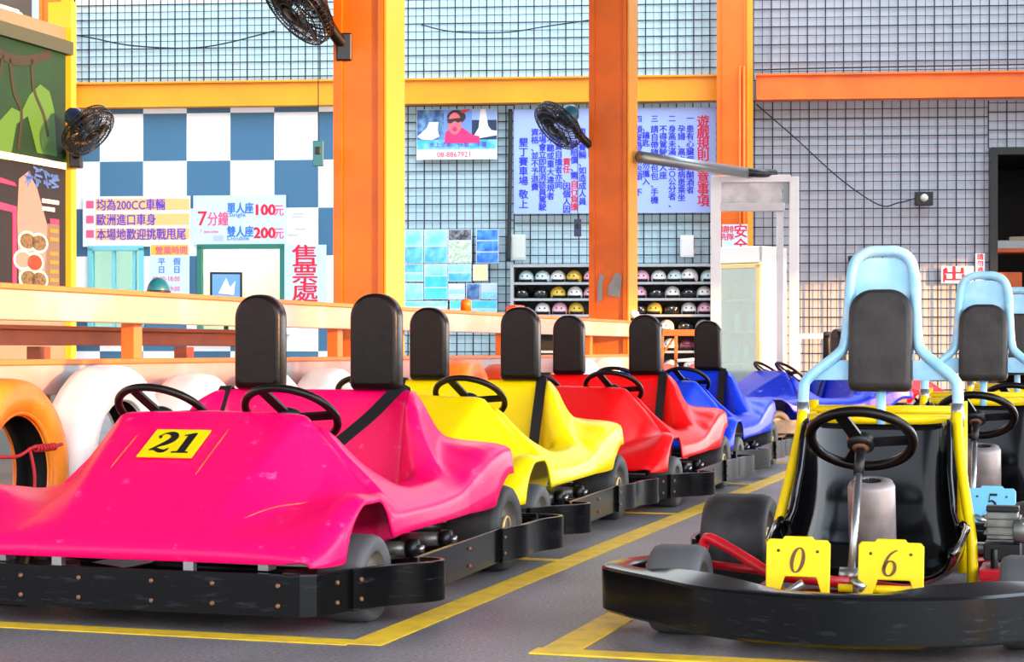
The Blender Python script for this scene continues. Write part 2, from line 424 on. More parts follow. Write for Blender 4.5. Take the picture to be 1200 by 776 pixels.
def headrest_outline(wd, h, r=.08, rb=.018):
    o = []; hw = wd/2; r = min(r, hw)
    for k in range(9): a = PI*k/16; o.append((hw-r+r*math.cos(a), h-r+r*math.sin(a)))
    for k in range(9): a = PI/2+PI*k/16; o.append((-hw+r+r*math.cos(a), h-r+r*math.sin(a)))
    for k in range(4): a = PI+PI*k/6; o.append((-hw+rb+rb*math.cos(a), rb+rb*math.sin(a)))
    for k in range(4): a = 1.5*PI+PI*k/6; o.append((hw-rb+rb*math.cos(a), rb+rb*math.sin(a)))
    return o
RZ90 = M.Rotation(PI/2, 4, 'Z')
def bolts(b, pts, nrm, m=RUST, r=.007):
    for p in pts:
        X = M.Translation(p) @ V(nrm).to_track_quat('Z', 'Y').to_matrix().to_4x4()
        b.lathe([(r, -.002), (r, .003), (r*.6, .005), (.0005, .005)], m, 8, X, smooth=False)
def belt_mb(pts, wd=.045):
    b = MB(); pts = smooth_path(pts, 5); rows = []
    for i, p in enumerate(pts):
        d = (pts[min(i+1, len(pts)-1)]-pts[max(i-1, 0)]).normalized(); s = d.cross(V((1, 0, .35))).normalized()
        if s.y < 0: s = -s
        n = s.cross(d).normalized()*.002
        rows.append([p+s*wd/2+n, p-s*wd/2+n, p-s*wd/2-n, p+s*wd/2-n])
    b.grid(rows, STRAP, None, False, True); b.add(rows[0], [(0,1,2,3)], STRAP); b.add(rows[-1], [(3,2,1,0)], STRAP)
    return b
def make_twin(loc, body, label):
    root = thing('go_kart', loc, label, 'go-kart', math.atan2(FW.y, FW.x), 'twin-seat karts parked in a row')
    b = MB(); b.grid(ROWS, body); o = b.build('body_shell', root, solid=.007); o.data.flip_normals()
    z0, z1, t = .055, .168, .014
    b = MB(); b.band([(.775,-.612),(.955,-.562),(.972,-.53),(.98,0),(.972,.53),(.955,.562),(.775,.612)], z0, z1, t, BUMP)
    bolts(b, [(.984, y, z) for y in (-.50, -.3, -.12, .1, .28, .47) for z in (.085, .138)], (1, 0, 0))
    for s in (1, -1): bolts(b, [(.875, s*.592, z) for z in (.085, .138)], (.27, s, 0))
    b.build('front_bumper', root, .003)
    for s in (1, -1):
        b = MB(); p = smooth_path([(.82, s*.610, 0), (.76, s*.628, 0), (.68, s*.668, 0), (.60, s*.735, 0), (.545, s*.762, 0), (.505, s*.755, 0), (.488, s*.72, 0), (.482, s*.685, 0)], 6)
        b.band(p, z0, z1, t, BUMP); bolts(b, [(.79, s*.626, z) for z in (.085, .138)], (.3, s, 0)); b.build('wheel_guard', root, .003)
        b = MB(); b.band([(.50, s*.672), (.1, s*.655), (-.40, s*.632)], z0, z1, t, BUMP)
        bolts(b, [(-.02, s*.659, z) for z in (.085, .138)], (0, s, 0)); b.build('side_rail', root, .003)
        b = MB(); p = smooth_path([(-.37, s*.648, 0), (-.46, s*.655, 0), (-.55, s*.672, 0), (-.66, s*.668, 0), (-.76, s*.675, 0), (-.86, s*.705, 0), (-.92, s*.69, 0), (-.945, s*.61, 0)], 6)
        b.band(p, z0, z1, t, BUMP); bolts(b, [(-.39, s*.655, z) for z in (.085, .138)], (0, s, 0)); b.build('rear_guard', root, .003)
    b = MB(); b.band([(-.942, -.60), (-.955, 0), (-.942, .60)], z0, z1, t, BUMP); b.build('rear_bumper', root, .003)
    b = MB()
    for s in (1, -1):
        b.tube([(.93, s*.33, .10), (.5, s*.33, .07), (-.88, s*.30, .07), (-.94, s*.30, .1)], .017, BLK)
        b.tube([(.40, s*.33, .08), (.38, s*.62, .11)], .014, BLK); b.tube([(-.38, s*.31, .08), (-.38, s*.60, .11)], .014, BLK)
        b.tube([(.0, s*.33, .08), (0, s*.62, .11)], .014, BLK)
        for xx in (.18, -.12):
            b.tube([(xx, s*.40, .15), (xx, s*.53, .155)], .022, ALU, 12); b.tube([(xx, s*.53, .155), (xx, s*.56, .155)], .03, BLK, 12); b.tube([(xx, s*.56, .155), (xx, s*.58, .155)], .012, STEEL, 8); b.box((xx-.06, s*.53, .125), (.04, .03, .05), BLK)
        b.tube([(.635, s*.33, .12), (.635, s*.50, .122)], .016, STEEL)
        b.box((.90, s*.40, .178), (.05, .03, .02), STEEL); b.box((.955, s*.2, .178), (.02, .03, .024), STEEL)
    b.tube([(-.60, -.46, .145), (-.60, .46, .145)], .018, STEEL); b.box((.1, 0, .055), (1.5, .62, .012), BLK)
    for xx in (.86, .2, -.3, -.85): b.tube([(xx, -.32, .075), (xx, .32, .075)], .015, BLK)
    b.build('chassis', root)
    b = MB(); b.box((-.76, .12, .2), (.2, .24, .16), ALU); b.box((-.76, .12, .31), (.14, .16, .06), BLK); b.tube([(-.76, -.05, .2), (-.78, -.3, .2)], .05, ALU, 14)
    b.build('engine', root, .008)
    for s in (1, -1):
        add_wheel(root, .635, s*.543, .122, .14, s > 0); add_wheel(root, -.60, s*.515, .147, .19)
        b = MB(); b.pillow(headrest_outline(.175, .325), .07, VINYL, M.Translation((-.36, s*.213, .620)) @ RZ90); b.build('headrest', root)
        b = MB()
        for q in (-.05, .05): b.tube([(-.365, s*.213+q, .56), (-.365, s*.213+q, .65)], .008, STEEL, 8)
        b.build('headrest_post', root)
        sw = steering_mb().build('steering_wheel', root, loc=(.33, s*.213, .562), rot=TILT.to_euler()); hub_mb().build('steering_hub', sw)
        b = MB(); b.tube([(.34, s*.213, .53), (.56, s*.213, .22)], .011, BLK, 8); b.build('steering_column', root)
    return root
KARTS = []
def place_kart(root, f, l, x0=0): root.location = FLw(f, l)
b0 = make_twin(FLw(-5.40, -2.505), PINK, 'pink twin-seat kart numbered 21, nearest of the row')
belt_mb([(-.40, .30, .60), (-.362, .295, .630), (-.2, .255, .54), (0, .21, .45), (.12, .17, .39)]).build('seat_belt', b0)
belt_mb([(-.40, -.345, .60), (-.365, -.345, .630), (-.31, -.345, .56), (-.255, -.345, .44), (-.215, -.345, .32)]).build('seat_belt', b0)
# number plate on the bonnet
hood_n = V((.40-.0+.245, 0, 1)); sl_ = math.atan2(.575-.405, .72-.425)
def hood_x(x, y, off=0.004):
    z = pchip(XS, [s[1] for s in ST], x)+off
    return M.Translation((x, y, z)) @ M.Rotation(sl_, 4, 'Y') @ M.Rotation(PI/2, 4, 'Z')   # drawing x -> kart +y, drawing y -> up the bonnet
X = hood_x(.60, -.035, .006)
b = MB(); b.box((0, 0, 0), (.175, .145, .004), YEL, X); pl = b.build('number_plate', b0)
b = MB()
def digit(b, ch, X, m):
    if ch == '1':
        b.prism([(.16,0),(.80,0),(.80,.055),(.66,.075),(.66,1),(.58,1),(.22,.90),(.22,.855),(.36,.87),(.36,.075),(.16,.055)], 0, .0016, m, X)
    elif ch == '2':
        b.stroke(smooth_path([(.13,.73),(.17,.78),(.23,.76)], 4), [.03]*2+[.16,.2,.17,.14,.1,.05,.02], m, X)
        p = smooth_path([(.12,.80),(.25,.95),(.48,.97),(.68,.86),(.72,.70),(.60,.52),(.36,.34),(.14,.17),(.10,.12)], 5); n = len(p)
        b.stroke(p, [.03+.27*max(0, math.sin(PI*min(1, max(0, (i/n-.12)/.7))))**1.2 for i in range(n)], m, X)
        p = smooth_path([(.08,.12),(.28,.17),(.52,.08),(.70,.09),(.80,.22)], 5); n = len(p)
        b.stroke(p, [.03+.13*math.sin(PI*i/(n-1)) for i in range(n)], m, X)
    elif ch == '0':
        n = 36; p = []; ws = []
        for i in range(n):
            a = 2*PI*i/n; y = .5+.47*math.sin(a); p.append((.42+.27*math.cos(a)+.22*(y-.5), y)); ws.append(.05+.13*abs(math.cos(a))**1.5)
        b.stroke(p, ws, m, X, closed=True)
    elif ch == '6':
        n = 30; p = []; ws = []
        for i in range(n):
            a = 2*PI*i/n; y = .30+.28*math.sin(a); p.append((.40+.26*math.cos(a)+.2*(y-.5), y)); ws.append(.05+.12*abs(math.cos(a))**1.5)
        b.stroke(p, ws, m, X, closed=True)
        p = smooth_path([(.11,.26),(.17,.52),(.36,.80),(.60,.95),(.74,.99)], 5); n = len(p); b.stroke(p, [.15-.12*i/n for i in range(n)], m, X)
    elif ch == '5':
        b.stroke([(.28,.95),(.78,.95)], [.13,.13], m, X); b.stroke([(.30,.98),(.22,.56)], [.06,.06], m, X)
        p = smooth_path([(.20,.55),(.42,.62),(.64,.48),(.64,.24),(.45,.06),(.22,.06),(.10,.16)], 5); n = len(p); b.stroke(p, [.05+.12*math.sin(PI*i/(n-1)) for i in range(n)], m, X)
for i, ch in enumerate('21'):
    digit(b, ch, X @ M.Translation((-.07+.07*i, -.052, .002)) @ M.Diagonal((.082, .105, 1, 1)), BLK_T)
b.build('number_lettering', pl)
# moulded ribs / scuffed edges on the bonnet
SCUF = mat('scuffed_orange_edge', (236, 90, 70), .5, 0, .5, 40)
for y0, y1, xa, xb in ((-.185, -.18, .70, .55), (.095, .10, .72, .52)):
    b = MB(); pts = []
    for k in range(9):
        x = xa+(xb-xa)*k/8; y = y0+(y1-y0)*k/8; pts.append((x, y, pchip(XS, [s[1] for s in ST], x)-.0005))
    b.tube(pts, [.001]+[.0028]*7+[.001], SCUF, 6); b.build('bonnet_rib', b0)
def body_z(x, y):
    h = half_section(x); best = min(range(len(h)-1), key=lambda i: 0 if h[i].x <= y <= h[i+1].x else 1)
    a, c = h[best], h[best+1]; t = (y-a.x)/max(1e-6, c.x-a.x); return a.y+(c.y-a.y)*t
b = MB(); pts = [(.84-.22*k/8, .30+.10*k/8, body_z(.84-.22*k/8, .30+.10*k/8)-.001) for k in range(9)]
b.tube(pts, [.001]+[.003]*7+[.001], SCUF, 6); b.build('bonnet_rib', b0)
def kart_copy(loc, rz, body, label):
    r = dup_tree(b0); r.location = loc; r.rotation_euler = (0, 0, rz); r['label'] = label
    for s in ('number_plate', 'bonnet_rib'):
        for c in children_of(r, s): drop(c)
    bs = children_of(r, 'body_shell')[0]; bs.data = bs.data.copy(); bs.data.materials[0] = body
    bl = children_of(r, 'seat_belt'); bl[0].data = VBELT.data
    return r
VB = belt_mb([(-.40, .31, .60), (-.362, .31, .632), (-.31, .315, .56), (-.255, .315, .44), (-.19, .315, .28)])
VBELT = VB.build('seat_belt')
RZK = math.atan2(FW.y, FW.x)
kart_copy(FLw(-7.37, -2.61), RZK, YELB, 'yellow twin-seat kart between the pink and the red one')
kart_copy(FLw(-9.33, -2.515), RZK, REDB, 'red twin-seat kart between the yellow and the blue one')
kart_copy(FLw(-11.42, -2.595), RZK, BLUB, 'blue twin-seat kart at the far end of the row')
kf = V((-.95, -.31, 0)).normalized()
r = kart_copy(V((2.66, 16.3, 0)), math.atan2(kf.y, kf.x), NAVB, 'deep blue kart parked side-on beyond the row')
kf = V((.97, -.2, 0)).normalized()
r2 = kart_copy(V((3.65, 19.2, 0)), math.atan2(kf.y, kf.x), REDB, 'distant red kart facing right, at the back before the wall')
GB = mat('sunlit_bumper_grey', (150, 148, 146), .35, 0, .3, 20)  # pale grey stands for sun on the far kart's black bumpers
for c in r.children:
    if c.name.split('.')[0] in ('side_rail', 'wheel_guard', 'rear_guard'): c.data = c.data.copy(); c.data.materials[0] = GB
for q in (r, r2): q['group'] = 'karts parked crosswise at the back'
bpy.data.objects.remove(VBELT)

# ---------------------------------------------------------------- single-seat kart with roll bar
def make_single(loc, label, nums):
    root = thing('racing_kart', loc, label, 'go-kart', RZK, 'single-seat karts with roll bars')
    b = MB()
    half = [(.20, .60), (.30, .65), (.43, .662), (.52, .60), (.66, .46), (.79, .33), (.87, .17), (.90, 0)]
    path = [V((x, -y, 0)) for x, y in half]+[V((x, y, 0)) for x, y in half[-2::-1]]
    path = smooth_path(path, 4); rows = []
    n = len(path)
    for i, p in enumerate(path):
        d = (path[min(i+1, n-1)]-path[max(i-1, 0)]).normalized(); nn = V((d.y, -d.x, 0))
        lip = .174+.022*max(0, math.sin(PI*min(1, max(0, (abs(p.y)-.14)/.44))))
        o = [p+nn*k for k in (-.07, -.062, -.008, .004, .008, .006, -.004, -.012)]
        zs = [lip-.004, lip, .176, .172, .165, .058, .05, .052]
        rows.append([(q.x, q.y, z) for q, z in zip(o, zs)])
    b.grid(rows, BUMP, None, True); o = b.build('front_bumper', root, solid=.006)
    for p_ in o.data.polygons: p_.use_smooth = True
    sh = o.modifiers.new('e', 'EDGE_SPLIT'); sh.split_angle = math.radians(24)
    b = MB()
    for s in (1, -1):
        b.tube(smooth_path([(.66, s*.22, .08), (.45, s*.29, .07), (.1, s*.30, .07), (-.5, s*.30, .07), (-.78, s*.29, .08)], 4), .016, REDM)
        if s < 0: b.tube(smooth_path([(.33, s*.42, .12), (.32, s*.41, .23), (.35, s*.365, .235), (.44, s*.20, .16)], 3)+[V((.45, 0, .15))], .015, REDM)
        else: b.tube([(.45, 0, .15), (.44, .2, .13), (.40, .34, .12)], .015, REDM)
        b.tube([(.38, s*.37, .125), (.45, s*.18, .12)], .014, REDM)
        b.tube([(.36, s*.33, .12), (.445, s*.40, .118)], .014, STEEL)
        b.tube([(.10, s*.30, .08), (.10, s*.52, .10)], .013, REDM); b.tube([(-.28, s*.30, .08), (-.28, s*.52, .10)], .013, REDM)
    b.tube([(.64, -.22, .08), (.64, .22, .08)], .016, REDM); b.tube([(.10, -.30, .07), (.10, .30, .07)], .016, REDM); b.tube([(-.77, -.29, .08), (-.77, .29, .08)], .016, REDM)
    b.tube([(.66, .2, .09), (.80, .2, .10)], .012, REDM); b.tube([(.66, -.2, .09), (.80, -.2, .10)], .012, REDM)
    b.tube([(-.57, -.40, .145), (-.57, .40, .145)], .018, STEEL)
    b.build('chassis', root)
    b = MB(); b.box((.30, 0, .052), (.66, .56, .01), BLK); b.build('floor_pan', root)
    for s in (1, -1):
        b = MB(); b.band(smooth_path([(.16, s*.55, 0), (.1, s*.565, 0), (-.25, s*.565, 0), (-.31, s*.55, 0)], 4), .055, .16, .014, BUMP); b.build('side_rail', root, .003)
        b = MB(); b.band(smooth_path([(-.33, s*.575, 0), (-.45, s*.60, 0), (-.70, s*.60, 0), (-.82, s*.56, 0), (-.86, s*.46, 0)], 5), .055, .17, .014, BUMP); b.build('rear_guard', root, .003)
        add_wheel(root, .445, s*.452, .118, .145, True); add_wheel(root, -.57, s*.475, .148, .21)
    b = MB(); b.band([(-.862, -.47), (-.875, 0), (-.862, .47)], .055, .17, .014, BUMP); b.build('rear_bumper', root, .003)
    # bucket seat
    prof = [(.22, .135, .235, .09), (.15, .112, .252, .13), (.03, .10, .262, .165), (-.08, .11, .258, .175), (-.15, .16, .240, .165), (-.19, .26, .220, .15), (-.22, .38, .207, .135), (-.245, .48, .204, .115), (-.258, .535, .200, .09)]
    pc = [V((a, z, 0)) for a, z, _, _ in prof]; rows = []
    for i, (a, z, wd, h) in enumerate(prof):
        d = (pc[min(i+1, len(pc)-1)]-pc[max(i-1, 0)]).normalized(); nx, nz = -d.y, d.x
        if nz < 0 and nx < 0: nx, nz = -nx, -nz
        nx, nz = (abs(d.y), abs(d.x))
        row = []
        for k in range(-10, 11):
            t = k/10; yy = wd*math.sin(t*PI/2)**1 if True else 0; off = h*abs(t)**3.2
            row.append((a+nx*off, yy, z+nz*off))
        row = [(row[0][0], row[0][1]-.016, row[0][2]-.012)]+row+[(row[-1][0], row[-1][1]+.016, row[-1][2]-.012)]
        rows.append(row)
    rows2 = []
    for i in range(len(rows)-1):
        for k in range(3):
            t = k/3; rows2.append([V(p).lerp(V(q), t) for p, q in zip(rows[i], rows[i+1])])
    rows2.append([V(p) for p in rows[-1]])
    b = MB(); b.grid(rows2, BLKG); b.build('seat', root, solid=.008)
    # yellow hoop frame
    b = MB(); r = .0155
    for s in (1, -1):
        b.tube(smooth_path([(-.06, s*.278, .08), (-.07, s*.276, .22), (-.14, s*.248, .38), (-.20, s*.230, .50), (-.24, s*.225, .57)], 4), r, YEL)
        b.tube([(-.46, s*.225, .08), (-.46, s*.225, .60)], r, YEL)
        b.tube([(-.22, s*.225, .545), (-.46, s*.225, .555)], r, YEL)
    b.tube([(-.30, -.225, .548), (-.30, .225, .548)], r*1.05, YEL); b.tube([(-.46, -.225, .57), (-.46, .225, .57)], r, YEL)
    b.build('support_frame', root)
    # light blue roll bar
    hp = [(-.245, .225, .545), (-.255, .225, .63), (-.265, .212, .672), (-.29, .13, .74), (-.30, .108, .775), (-.315, .100, .86), (-.335, .094, .97), (-.342, .080, 1.025), (-.345, .045, 1.05), (-.345, 0, 1.053)]
    path = [V((x, -y, z)) for x, y, z in hp]+[V((x, y, z)) for x, y, z in hp[-2::-1]]
    b = MB(); b.tube(smooth_path(path, 4), .0165, LBLU, 12)
    for s in (1, -1): b.tube([(-.245, s*.225, .53), (-.245, s*.225, .60)], .019, STEEL, 12)
    b.build('roll_bar', root)
    b = MB()
    ol = headrest_outline(.19, .30, .07, .01)
    b.prism(ol, -.004, .004, LBLU, M.Translation((-.322, 0, .735)) @ M.Rotation(math.radians(-6), 4, 'Y') @ M.Rotation(PI/2, 4, 'Z') @ M.Rotation(PI/2, 4, 'X'))
    b.prism([(-.205, .665), (.205, .665), (.12, .725), (-.12, .725)], -.004, .004, LBLU, M.Translation((-.285, 0, 0)) @ M.Rotation(PI/2, 4, 'Z') @ M.Rotation(PI/2, 4, 'X'))
    b.build('back_panel', root, .002)
    b = MB(); b.pillow(headrest_outline(.188, .305, .07, .02), .06, VINYL2, M.Translation((-.272, 0, .632)) @ M.Rotation(math.radians(-6), 4, 'Y') @ RZ90); b.build('back_pad', root)
    b = MB(); b.tube([(-.29, 0, .48), (-.29, 0, .66)], .014, LBLU, 8); b.build('pad_post', root)
    sw = steering_mb(.138, .0145).build('steering_wheel', root, loc=(.20, 0, .512), rot=TILT.to_euler()); hub_mb().build('steering_hub', sw)
    b = MB(); b.tube([(.22, 0, .484), (.262, 0, .42)], .014, BLK, 10); b.tube([(.255, 0, .43), (.415, 0, .18)], .0105, STEEL, 10); b.tube([(.415, -.03, .165), (.415, .03, .165)], .022, STEEL, 8)
    b.build('steering_column', root)
    b = MB(); X = M.Translation((.12, .025, .09)) @ M.Rotation(math.radians(12), 4, 'Y')
    b.lathe([(.03, .25), (.028, .315), (.034, .318), (.058, .312), (.064, .30), (.064, 0), (.001, 0)], CANI, 26, X)
    b.lathe([(.028, .315), (.028, .2), (.001, .2)], TIN, 16, X); b.build('grey_sleeve', root)
    # engine beside the seat
    b = MB(); b.box((-.10, .36, .262), (.10, .085, .075), ALU); b.box((-.10, .36, .19), (.13, .10, .045), BLK)
    for k in range(3): b.box((-.10, .36, .24+.022*k), (.115, .10, .006), ALU)
    b.lathe([(.001, .03), (.032, .03), (.036, 0), (.036, -.03), (.001, -.03)], ALU, 16, M.Translation((-.07, .42, .25)) @ YAX)
    b.box((-.10, .36, .308), (.05, .09, .016), BLK); b.tube([(-.04, .34, .13), (-.04, .34, .2)], .012, BLK, 8); b.box((-.09, .36, .13), (.20, .12, .03), REDM); b.box((-.09, .32, .09), (.20, .03, .07), REDM)
    b.build('engine', root, .004)
    b = MB(); b.tube(smooth_path([(-.05, .41, .275), (-.02, .45, .24), (.0, .43, .18), (.05, .46, .14)], 6), .004, WHT, 6); b.build('engine_cable', root)
    # front plates
    for (ch, y, m, tm) in nums:
        b = MB(); h = .082
        poly = [(-h, 0), (-.048, 0), (-.033, .046), (.048, .046), (.062, 0), (h, 0), (h, .132), (h-.008, .142), (.04, .142), (.036, .150), (-.036, .150), (-.04, .142), (-h+.008, .142), (-h, .132)]
        X = M.Translation((.56, y, .128)) @ M.Rotation(math.radians(-8), 4, 'Y') @ M.Rotation(PI/2, 4, 'Z') @ M.Rotation(PI/2, 4, 'X')
        b.prism(poly, -.012, 0, m, X)
        for q in (-.05, .05): b.lathe([(.004, .002), (.001, .003)], BLK, 8, X @ M.Translation((q, .112, 0)))
        b.tube([(.50, y-.06, .10), (.545, y-.06, .17)], .008, BLK, 6); b.tube([(.50, y+.06, .10), (.545, y+.06, .17)], .008, BLK, 6)
        p = b.build('number_plate', root, .003)
        if ch:
            b = MB(); digit(b, ch, X @ M.Translation((-.022, .056, .0008)) @ M.Diagonal((.052, .066, 1, 1)), tm); b.build('number_lettering', p)
    b = MB(); b.tube([(.52, -.02, .145), (.52, .17, .145)], .011, YEL, 8); b.tube([(.53, .03, .12), (.53, .03, .165)], .013, RUST, 8)
    b.tube([(.545, .02, .17), (.56, .05, .15)], .012, STEEL, 8); b.tube([(.56, .035, .155), (.60, .032, .075)], .003, STEEL, 6)
    b.tube([(.585, -.17, .115), (.60, -.10, .165)], .010, STEEL, 8); b.build('pedal_linkage', root)
    return root
s1 = make_single(FLw(-5.28, -.603), 'kart with two yellow plates reading 0 and 6, nearest on the open floor', [('0', -.12, YEL, BRN_T), ('6', .115, YEL, BRN_T)])
BOX5 = mat('pale_blue_plate', (120, 205, 240), .4)
s2 = dup_tree(s1); s2.location = FLw(-7.24, -.415); s2['label'] = 'kart with a pale blue plate numbered 5, behind the one numbered 06'
pls = children_of(s2, 'number_plate'); drop(pls[0])
pls[1].location = (0, -.04, 0); pls[1].data = pls[1].data.copy(); pls[1].data.materials[0] = BOX5
let = list(pls[1].children)[0]
b = MB(); X5 = M.Translation((.56, .115, .128)) @ M.Rotation(math.radians(-8), 4, 'Y') @ M.Rotation(PI/2, 4, 'Z') @ M.Rotation(PI/2, 4, 'X')
digit(b, '5', X5 @ M.Translation((-.022, .056, .0008)) @ M.Diagonal((.052, .066, 1, 1)), BLK_T); t5 = b.build('number_lettering', pls[1]); bpy.data.objects.remove(let)
s3 = dup_tree(s1); s3.location = FLw(-9.2, -.36); s3['label'] = 'farthest of the roll-bar karts, half cut off by the picture edge'
for c in children_of(s3, 'number_plate'): drop(c)
# ---------------------------------------------------------------- back wall frame
WA = math.radians(-5); WT = math.tan(-WA); WD = 23.0
WE = V((math.cos(WA), math.sin(WA), 0)); WN = V((math.sin(WA), -math.cos(WA), 0))   # along the wall, out of the wall
def wd(px, off=0.0):
    a = (px-CX)/FPX; return (WD-off/math.cos(WA))/(1+a*WT)
def wp(px, py, off=0.0):
    d = wd(px, off); return P(px, py, d)
def wu(px, off=0.0): return (wp(px, HY, off)-V((0, WD, CH))).dot(WE)
def wz(py, px, off=0.0): return wp(px, py, off).z
# objects on the wall: local x along the wall, -y out of the wall
def wall_thing(name, px, off, z, label, cat, group=None):
    p = wp(px, HY, off); return thing(name, (p.x, p.y, z), label, cat, WA, group)
def wall_rect(px0, py0, px1, py1, off):               # centre u-offset frame: returns loc, width, height
    pm = (px0+px1)/2; u0, u1 = wu(px0, off), wu(px1, off); z0, z1 = wz(py1, pm, off), wz(py0, pm, off)
    p = wp(pm, HY, off); return V((p.x, p.y, z0)), u1-u0, z1-z0
WR = (0, 0, WA)
SHEET = mat('white_sheet_wall', (196, 226, 236), .6, 0, .06, 1.5)
SHEETG = mat('dim_sheet_wall', (172, 174, 182), .6, 0, .06, 1.5)  # greyer copy puts the weaker light on the right into the wall colour
def wall_slab(name, px0, px1, z0, z1, m, off=0, th=.1):
    u0, u1 = wu(px0, off), wu(px1, off); b = MB(); b.box(((u0+u1)/2, th/2-off, (z0+z1)/2), (u1-u0, th, z1-z0), m)
    return struct(b.build(name, loc=(0, WD, 0), rot=WR))
ZB0, ZB1 = wz(121, 860), wz(91, 860)                  # cross beam
wall_slab('wall_back', -250, 862, ZB1-.1, 8, SHEET); wall_slab('wall_back_right', 862, 1500, ZB0-.1, 8, SHEETG)
wall_slab('wall_back_low', 388, 862, 0, ZB1-.1, SHEET); wall_slab('wall_back_low_right', 862, 1160, 0, ZB0-.1, SHEETG)
DZ = wz(175, 1180)
wall_slab('wall_back_over_door', 1160, 1290, DZ, ZB0-.1, SHEETG); wall_slab('wall_back_end', 1290, 1500, 0, ZB0-.1, SHEETG)
# ticket booth front with two openings
CHK = bpy.data.materials.new('checker_paint'); CHK.use_nodes = True
nt = CHK.node_tree; bs = nt.nodes['Principled BSDF']; bs.inputs['Roughness'].default_value = .5
tc = nt.nodes.new('ShaderNodeTexCoord'); mp = nt.nodes.new('ShaderNodeMapping'); ck = nt.nodes.new('ShaderNodeTexChecker')
OFFB = .12
sq = (wu(373, OFFB)-wu(117, OFFB))/5
zr = wz(188.5, 230, OFFB); sqz = wz(188.5, 230, OFFB)-wz(244.3, 230, OFFB)
mp.inputs['Location'].default_value = (-wu(117, OFFB)/sq, .5, -zr/sqz); mp.inputs['Scale'].default_value = (1/sq, 0, 1/sqz)
ck.inputs['Scale'].default_value = 1; ck.inputs['Color1'].default_value = (*lin((56, 104, 134)), 1); ck.inputs['Color2'].default_value = (*lin((240, 246, 250)), 1)
nt.links.new(tc.outputs['Object'], mp.inputs['Vector']); nt.links.new(mp.outputs['Vector'], ck.inputs['Vector']); nt.links.new(ck.outputs['Color'], bs.inputs['Base Color'])
b = MB()
def bslab(px0, px1, z0, z1):
    u0, u1 = wu(px0, OFFB), wu(px1, OFFB); b.box(((u0+u1)/2, .05-OFFB, (z0+z1)/2), (u1-u0, .1, z1-z0), CHK)
zt1, zt2 = wz(291, 135, OFFB), wz(289, 280, OFFB); zs = .95
bslab(-250, 106, 0, ZB0+.05); bslab(106, 166, zt1, ZB0+.05); bslab(106, 166, 0, zs); bslab(166, 234, 0, ZB0+.05)
bslab(234, 331, zt2, ZB0+.05); bslab(234, 331, 0, zs); bslab(331, 392, 0, ZB0+.05)
struct(b.build('wall_booth', loc=(0, WD, 0), rot=WR))
CREAM = mat('cream_room_wall', (224, 236, 200), .6)
b = MB(); u0, u1 = wu(60), wu(388); um = (u0+u1)/2; wdt = u1-u0
b.box((um, 2.0, 1.5), (wdt, .08, 3.0), CREAM); b.box((u0, 1.05, 1.5), (.08, 1.9, 3.0), CREAM); b.box((u1, 1.05, 1.5), (.08, 1.9, 3.0), CREAM); b.box((um, 1.05, 3.0), (wdt, 1.9, .06), CREAM)
for k in range(6): b.box((u0+wdt*(k+.5)/6, 1.955, 1.5), (.012, .012, 3.0), WHT)
struct(b.build('wall_booth_inside', loc=(0, WD, 0), rot=WR))
l = bpy.data.lights.new('booth_lamp', 'AREA'); l.size = 1.0; l.energy = 40; l.color = (.92, 1, .9); lo = bpy.data.objects.new('booth_lamp', l); COL.objects.link(lo)
pz = wp(250, HY, -.8); lo.location = (pz.x, pz.y, 2.9)
def clear_glass(name, tint, k):
    m = bpy.data.materials.new(name); m.use_nodes = True; nt = m.node_tree; nt.nodes.remove(nt.nodes['Principled BSDF'])
    t = nt.nodes.new('ShaderNodeBsdfTransparent'); t.inputs['Color'].default_value = (*lin(tint), 1); g = nt.nodes.new('ShaderNodeBsdfGlossy'); g.inputs['Roughness'].default_value = .03
    x = nt.nodes.new('ShaderNodeMixShader'); x.inputs['Fac'].default_value = k; nt.links.new(t.outputs[0], x.inputs[1]); nt.links.new(g.outputs[0], x.inputs[2]); nt.links.new(x.outputs[0], nt.nodes['Material Output'].inputs['Surface']); return m
PANE = clear_glass('window_pane', (176, 226, 226), .2); FGL = clear_glass('fridge_pane', (214, 236, 232), .22)
# windows of the booth
def win(n, px0, px1, py0, z0, mull, m):
    loc, wdt_, _ = wall_rect(px0, py0, px1, py0+10, OFFB); z1 = wz(py0, (px0+px1)/2, OFFB); b = MB(); h = z1-z0
    for s in (-1, 1): b.box((s*wdt_/2, .02, h/2), (.06, .1, h), m)
    b.box((0, .02, h), (wdt_+.06, .1, .06), m); b.box((0, -.02, 0), (wdt_+.1, .18, .04), m)
    for q in mull: b.box((-wdt_/2+q*wdt_, .02, h/2), (.04, .05, h), m)
    o = struct(b.build('window_%d' % n, loc=(loc.x, loc.y, z0), rot=WR)); return o, wdt_, h
TFR = mat('teal_window_frame', (110, 190, 200), .4); GFR = mat('green_window_frame', (30, 110, 95), .4)
o, a1, h1 = win(1, 106, 166, 291, zs, (.45, .85), TFR)
b = MB(); b.box((0, .03, h1/2), (a1, .006, h1), PANE)
b.build('pane', o)
o, a2, h2 = win(2, 234, 331, 289, zs, (), GFR)
b = MB(); b.box((0, 0, .02), (a2+.2, .35, .05), WHT); b.build('counter', o)
